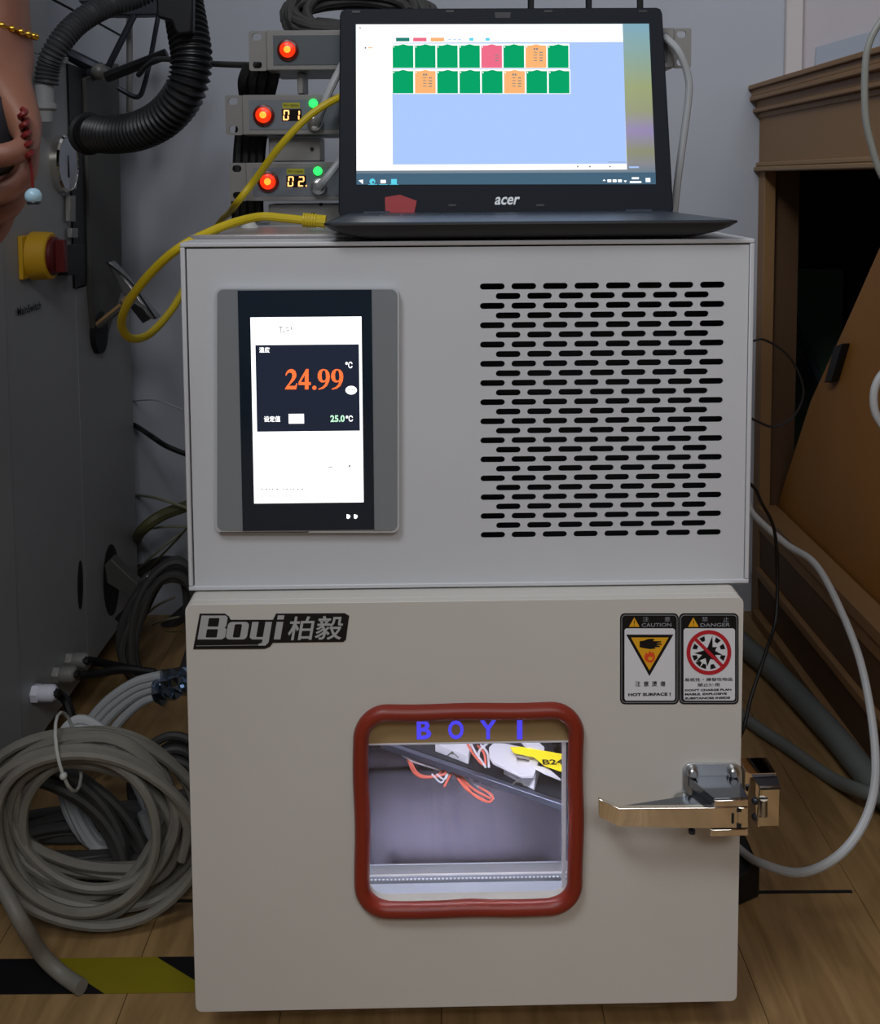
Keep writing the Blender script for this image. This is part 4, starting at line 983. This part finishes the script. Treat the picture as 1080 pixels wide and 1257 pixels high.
# resample evenly
def resample(q, step):
    out = [q[0]]; acc = 0
    for a, b in zip(q[:-1], q[1:]):
        d = (b-a).length
        while acc+d >= step:
            t = (step-acc)/d; a = a.lerp(b, t); out.append(a.copy()); d = (b-a).length; acc = 0
        acc += d
    return out
hs = thing('ribbed_hose', hp[0], 'large black ribbed hose curving up from the cabinet port', 'hose')
MB().tube(resample(q_, .0013), .024, seg=24, raw=True, rf=ribs(.0245, .0024, .0078)).build('hose_tube', M['hose'], hs)
MB().lathe(hp[0]-V((.006, 0, 0)), (hp[1]-hp[0]), [(-.004, .025), (.0, .025), (.002, .030), (.005, .030), (.007, .0255), (.016, .0255)], 28).build('hose_collar', M['blackrub'], hs)
gp_ = [P(57, 103, y=1.40), P(60, 80, y=1.40), P(72, 55, y=1.40), P(96, 28, y=1.42), P(130, 8, y=1.45), P(170, -5, y=1.48), P(210, -25, y=1.5)]
cs_ = thing('ribbed_conduit', gp_[0], 'grey ribbed conduit arching up from the gland beside the hand', 'conduit')
MB().tube(resample(spline(gp_, 60), .0012), .015, seg=18, raw=True, rf=ribs(.0155, .0013, .0058)).build('conduit_tube', M['hoseg'], cs_)
mb = MB().lathe(P(56, 150, y=1.40), (0, 0, 1), [(0, .010), (.015, .012), (.018, .016), (.024, .016), (.026, .0125), (.05, .0125)], 20)
mb.build('conduit_fitting', M['cab'], cs_)
# support frame at top left
SF = Plane((0, 1.62, 0), (1, 0, 0), (0, 0, 1))
sf = thing('support_arm', SF.px(118, 90), 'dark jointed metal arm and rods bracing the hose at upper left', 'support arm')
def bar(p0, p1, r, m_, nm, n=0): return MB().tube([SF.px(*p0, n), SF.px(*p1, n)], r, raw=True, seg=8).build(nm, M[m_], sf)
bar((83, 66), (120, 84), .010, 'darkmetal', 'arm'); bar((88, 74), (118, 90), .004, 'steel2', 'rod')
bar((92, 100), (128, 84), .011, 'darkmetal', 'arm')
MB().ball(SF.px(122, 88, .01), .013).build('joint_ball', M['rack'], sf)
bar((133, 82), (165, 18), .0055, 'darkmetal', 'rod'); bar((159, -40), (159, 138), .0055, 'rack', 'rod', -.08)
MB().tube([SF.px(195, 15), SF.px(184, 75), SF.px(176, 108), SF.px(171, 118), SF.px(163, 118), SF.px(145, 108)], .004, seg=8).build('bent_rod', M['darkmetal'], sf)
bar((130, 95), (205, 66), .0085, 'blackcab', 'sleeve', .05)
MB().pprism(SF, [(95, 0), (215, -4), (215, 14), (194, 18), (140, 19), (112, 18)], -.03, .0).build('beam', M['darkmetal'], sf, bevel=.002)
cp = Plane((0, 1.275, 0), (1, 0, 0), (0, 0, 1))
cl_ = MB().pprism(cp, [(190, -30), (237, -30), (236, 40), (219, 43), (214, 38), (210, 26), (192, 21)], -.01, .006).build('hose_clamp', M['black'], label='black clamp block gripping the ribbed hose at the top edge', cat='clamp', bevel=.003)
cable('thin_wire', [P(20, -30, y=1.6), P(66, 0, y=1.62), P(120, 28, y=1.7), P(152, 46, y=1.78)], .0022, 'blackcab', 'thin black wire stretched behind the grey ribbed conduit', seg=6, sub=2)

# cables and tubes in the gap behind
for k, (pts_, r_, m_, lb_) in enumerate((
    ([(165, 522), (185, 535), (205, 548), (235, 560)], .0045, 'blackcab', 'short black cable bend in the gap, highest of those there'),
    ([(165, 492), (195, 492), (235, 508)], .0012, 'palecab', 'very thin pale tube arching in the gap under the yellow loop'),
    ([(168, 608), (195, 612), (235, 626)], .0026, 'tube_c', 'pale tubing running down toward the chamber in the gap'),
    ([(165, 665), (175, 650), (200, 632), (240, 618)], .010, 'olive', 'thick olive cable arching in the gap beside the chamber'),
    ([(168, 652), (200, 647), (240, 647)], .0022, 'tube_c', 'pale tubing lying level across the olive cable'),
    ([(165, 702), (190, 680), (222, 654)], .0022, 'tube_c', 'pale tubing slanting up beneath the olive cable'),
    ([(168, 712), (200, 680), (228, 650), (240, 630)], .0018, 'olive', 'thin olive tubing slanting up beside the pale one'),
    ([(170, 760), (195, 742), (215, 733)], .0024, 'tube_c', 'short pale tubing slanting up below the steel latch'),
    ([(172, 773), (200, 762), (220, 757)], .0020, 'tube_c', 'shorter pale tubing just above the level grey one'),
    ([(165, 778), (200, 777), (240, 777)], .0035, 'olive', 'olive tubing lying level low in the gap'),
    ([(150, 838), (170, 815), (200, 795), (240, 784)], .006, 'blackcab', 'black cable arching low in the gap'),
    ([(175, 700), (205, 690), (240, 705)], .012, 'darkcab', 'thick dark cable bending behind the steel latch in the gap'),
    ([(170, 800), (205, 770), (240, 740)], .012, 'darkcab', 'thick dark cable rising to the right low in the gap'))):
    cable('gap_cable', [P(146, pts_[0][1]+(pts_[0][1]-pts_[1][1])*.4, y=1.85-r_-.004), P(*pts_[0], y=1.85-r_-.006)]+[P(a, b, y=1.70+.009*k) for a, b in pts_[1:]], r_, m_, lb_, seg=8)

# ================================================================== CABLE COILS (lower left)
def coil(name, c, ax, ay, rx, ry, turns, r, m_, label, seed, jit=.012, spread=.03, phase=0, ties=()):
    rn = random.Random(seed); t = thing(name, V((c.x, c.y, max(.0, c.z-ry))), label, 'cable coil')
    ax, ay = V(ax).normalized(), V(ay).normalized(); az = ax.cross(ay)
    pts = []; N = 16
    off = [(rn.uniform(-jit, jit), rn.uniform(-jit, jit), rn.uniform(-spread, spread)) for _ in range(turns+2)]
    for k in range(turns*N+1):
        i = k//N; f = (k % N)/N; f2 = f*f*(3-2*f)
        a = [off[i][j]*(1-f2)+off[i+1][j]*f2 for j in range(3)]
        th = 2*math.pi*k/N+phase
        p = c + ax*(rx+a[0]+a[1]*.4*math.sin(3*th))*math.cos(th) + ay*(ry+a[1])*math.sin(th) + az*a[2]
        if p.z < r+.001: p.z = r+.001
        pts.append(p)
    MB().tube(pts, r, seg=8, sub=3).build('cable', M[m_], t)
    for deg in ties:
        th = R(deg); p = c + ax*rx*math.cos(th) + ay*ry*math.sin(th)
        rad = (ax*rx*math.cos(th)+ay*ry*math.sin(th)).normalized(); tp_ = []
        for j in range(18): q = 2*math.pi*j/18; tp_.append(p + rad*(jit+r*1.7)*1.15*math.cos(q) + az*(spread+r*1.5)*math.sin(q))
        MB().tube(tp_, .0018, seg=6, raw=True, closed=True).ball(tp_[5], .004).build('cable_tie', M['zip'], t)
    return t
coil('cable_coil', P(112, 1012, y=1.06), (1, .15, -.42), (.30, .12, 1), .098, .077, 16, .0056, 'greycab2', 'large coil of thick grey cable on the floor beside the lower chamber', 5, .026, .032, ties=(118,))
coil('cable_coil', P(136, 985, y=1.19), (.9, .1, -.3), (-.32, .1, 1), .050, .098, 8, .0058, 'whitecab', 'pale grey coil standing behind the large grey coil', 9, .013, .022, ties=(292,))
coil('cable_coil', P(40, 1045, y=1.13), (1, .1, -.3), (.1, .2, 1), .12, .09, 8, .006, 'darkcab', 'dark cable coil at the far left behind the large grey coil', 13, .02, .04, ties=(330,))
coil('cable_coil', P(120, 1075, y=1.2), (1, .1, -.1), (.0, .5, 1), .13, .06, 6, .0065, 'darkcab', 'dark cable coil lowest behind the large grey coil', 17, .02, .04)
coil('cable_coil', P(212, 985, y=1.28), (1, .1, -.1), (.0, .3, 1), .05, .07, 7, .0055, 'darkcab', 'dark cable bundle between the pale coil and the chamber', 23, .02, .03)
coil('cable_coil', P(205, 775, y=1.60), (1, .2, -.1), (.1, .2, 1), .055, .10, 12, .0065, 'darkcab', 'dark tangle of cables filling the gap behind the foil wrap', 31, .02, .03)
for k, (dx, dy) in enumerate(((0, 0), (5, 9), (14, 18), (28, 30))):
    cable('grey_cable', [P(198, 829+dy*.8, y=1.31), P(165+dx*.3, 838+dy*.8, y=1.31), P(130+dx*.6, 862+dy*.8, y=1.31), P(104+dx, 895+dy*.5, y=1.31), P(92+dx*1.2, 935+dy*.3, y=1.31)], .0062, 'palecab', 'pale cable arching from the foil wrap to the coil, number '+('uppermost', 'second from top', 'third from top', 'lowest')[k]+' of four' if False else 'pale cable arching from the foil wrap to the coil, '+('uppermost', 'second from top', 'third from top', 'lowest')[k]+' of four')
# foil wrap
bm_ = MB(); rn = random.Random(4)
a, b = P(190, 848, y=1.31), P(240, 832, y=1.32)
d_ = (b-a).normalized(); x_ = d_.orthogonal().normalized(); y_ = d_.cross(x_); vs = []; fs = []
for i in range(9):
    for j in range(12):
        th = 2*math.pi*j/12; r_ = .019*(1+rn.uniform(-.28, .28)); vs.append(a.lerp(b, i/8)+x_*math.cos(th)*r_+y_*math.sin(th)*r_+d_*rn.uniform(-.002, .002))
for i in range(8):
    for j in range(12): fs.append((i*12+j, i*12+(j+1) % 12, (i+1)*12+(j+1) % 12, (i+1)*12+j))
fs += [list(range(12)), [96+j for j in range(12)]]
bm_.add(vs, fs).build('foil_wrap', M['foil'], label='crumpled silver foil wrapped round the pale cable ends', cat='foil', smooth=0)
cable('pale_cable', [P(-40, 1030, y=1.02), P(0, 1085, y=.98), P(25, 1130, y=.96), P(50, 1170, z=.03), P(75, 1195, z=.008), P(100, 1212, z=.008)], .0075, 'greycab2', 'blurred grey cable coming down to the tape at the lower left', seg=12)
# hazard tape
tpz = .0004
def fz(px, py): return P(px, py, z=tpz)
tt = thing('hazard_tape', fz(100, 1200), 'black and yellow hazard tape stuck on the floor at lower left', 'tape')
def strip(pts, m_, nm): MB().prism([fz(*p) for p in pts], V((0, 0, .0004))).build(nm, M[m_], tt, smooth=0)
strip([(-60, 1178), (62, 1177), (128, 1220), (-60, 1221)], 'tapek', 'black_stripe')
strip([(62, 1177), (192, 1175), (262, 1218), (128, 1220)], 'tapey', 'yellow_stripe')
strip([(192, 1175), (300, 1174), (370, 1217), (262, 1218)], 'tapek', 'black_stripe')

# ================================================================== PERSON (forearm and hand at the left edge)
HYp = .80
hp_ = lambda px, py, dy=0: P(px, py, y=HYp+dy)
per = thing('person', hp_(0, 150), 'person at left edge, only hand and wrist seen, gold bracelet, fingers round a dark object', 'person')
sv = []; se = []; sr = []
def chain(start, pts, rads):
    prev = start
    for p, r in zip(pts, rads):
        sv.append(p); sr.append(r); i = len(sv)-1
        if prev is not None: se.append((prev, i))
        prev = i
    return prev
chain(None, [hp_(-4, 70)], [.030])                                         # palm root
w_ = chain(0, [hp_(0, 25), hp_(-3, -30), hp_(-16, -120), hp_(-38, -260)], [.029, .0285, .034, .044])
pa = chain(0, [hp_(4, 105, -.016), hp_(16, 135, -.022)], [.022, .0165])
pb_ = chain(0, [hp_(0, 112, .012), hp_(6, 150, .022)], [.022, .0165])
f1 = chain(pa, [hp_(33, 158, -.034), hp_(36, 180, -.045), hp_(16, 190, -.06), hp_(-12, 192, -.066), hp_(-34, 196, -.06)], [.0112, .0108, .010, .0092, .0085])
f2 = chain(pa, [hp_(30, 176, -.008), hp_(31, 214, -.016), hp_(14, 234, -.03), hp_(-12, 240, -.036), hp_(-34, 242, -.03)], [.0120, .0112, .0105, .0098, .0085])
f3 = chain(pb_, [hp_(20, 190, .018), hp_(22, 232, .014), hp_(10, 258, .0), hp_(-12, 266, -.01), hp_(-32, 266, -.01)], [.0118, .011, .0105, .0098, .0085])
f4 = chain(pb_, [hp_(8, 200, .040), hp_(10, 248, .036), hp_(2, 276, .026), hp_(-8, 292, .015), hp_(-16, 300, .01)], [.0105, .0098, .0092, .0085, .007])
th = chain(0, [hp_(-30, 100, -.030), hp_(-50, 145, -.05), hp_(-50, 185, -.06), hp_(-40, 212, -.06)], [.018, .014, .012, .010])
pm = gm(per).inverted()
me = bpy.data.meshes.new('body'); me.from_pydata([pm @ p for p in sv], se, [])
ho = bpy.data.objects.new('body', me); col.objects.link(ho); ho.parent = per
sk_ = ho.modifiers.new('skin', 'SKIN'); sk_.use_smooth_shade = True
for i, d_ in enumerate(me.skin_vertices[0].data):
    d_.radius = (sr[i], sr[i]) if i > 4 else (sr[i], sr[i]*.8); d_.use_root = (i == 0)
ss = ho.modifiers.new('sub', 'SUBSURF'); ss.levels = 2; ss.render_levels = 2
rm = ho.modifiers.new('remesh', 'REMESH'); rm.mode = 'VOXEL'; rm.voxel_size = .002; rm.use_smooth_shade = True
sm_ = ho.modifiers.new('smooth', 'SMOOTH'); sm_.factor = .6; sm_.iterations = 8
me.materials.append(M['skin'])
br = []
bc = hp_(-2, 30)
for j in range(24):
    q = 2*math.pi*j/24; br.append(bc + V((.0265*math.cos(q), .0290*math.sin(q), -.009*math.cos(q))))
mb = MB()
mb.tube(br, .0012, seg=6, raw=True, closed=True)
for j in range(24): mb.ball(br[j], .0028, 0, 8)
mb.build('bracelet', M['gold'], label='beaded gold bracelet on the wrist at the left edge', cat='bracelet')
obj_ = MB().lathe(hp_(-26, 158, -.03)+V((0, 0, -.038)), (0, 0, 1), [(0, .008), (.005, .020), (.015, .026), (.038, .028), (.060, .026), (.071, .020), (.076, .008)], 28)
obj_.build('dark_object', mat('dark_grey_plastic', '#2c2d33', .45), label='rounded dark grey object held in the fingers at the left edge', cat='object')
pn = thing('string_charm', hp_(42, 200, -.05), 'dark red string ornament with pale blue bead hanging from the finger', 'charm')
rp = []
for j in range(40):
    t = j/39; q = t*5*2*math.pi; rp.append(hp_(27+10*t+4*math.sin(q), 134+62*t, -.052+.006*math.cos(q)))
MB().tube(rp, .0022, seg=6, sub=3).build('wound_string', M['redstr'], pn)
MB().tube([hp_(36, 193, -.052), hp_(39, 210, -.052), hp_(40.5, 234, -.052)], .0012, seg=6).build('string', M['redstr'], pn)
MB().ball(hp_(41, 241, -.052), .0062, 0, 18).build('bead', M['bead'], pn)
MB().lathe(hp_(41.5, 251, -.052), (0, 0, 1), [(0, .0045), (.0015, .005), (.003, .0045)], 14).build('cap', M['darkmetal'], pn)
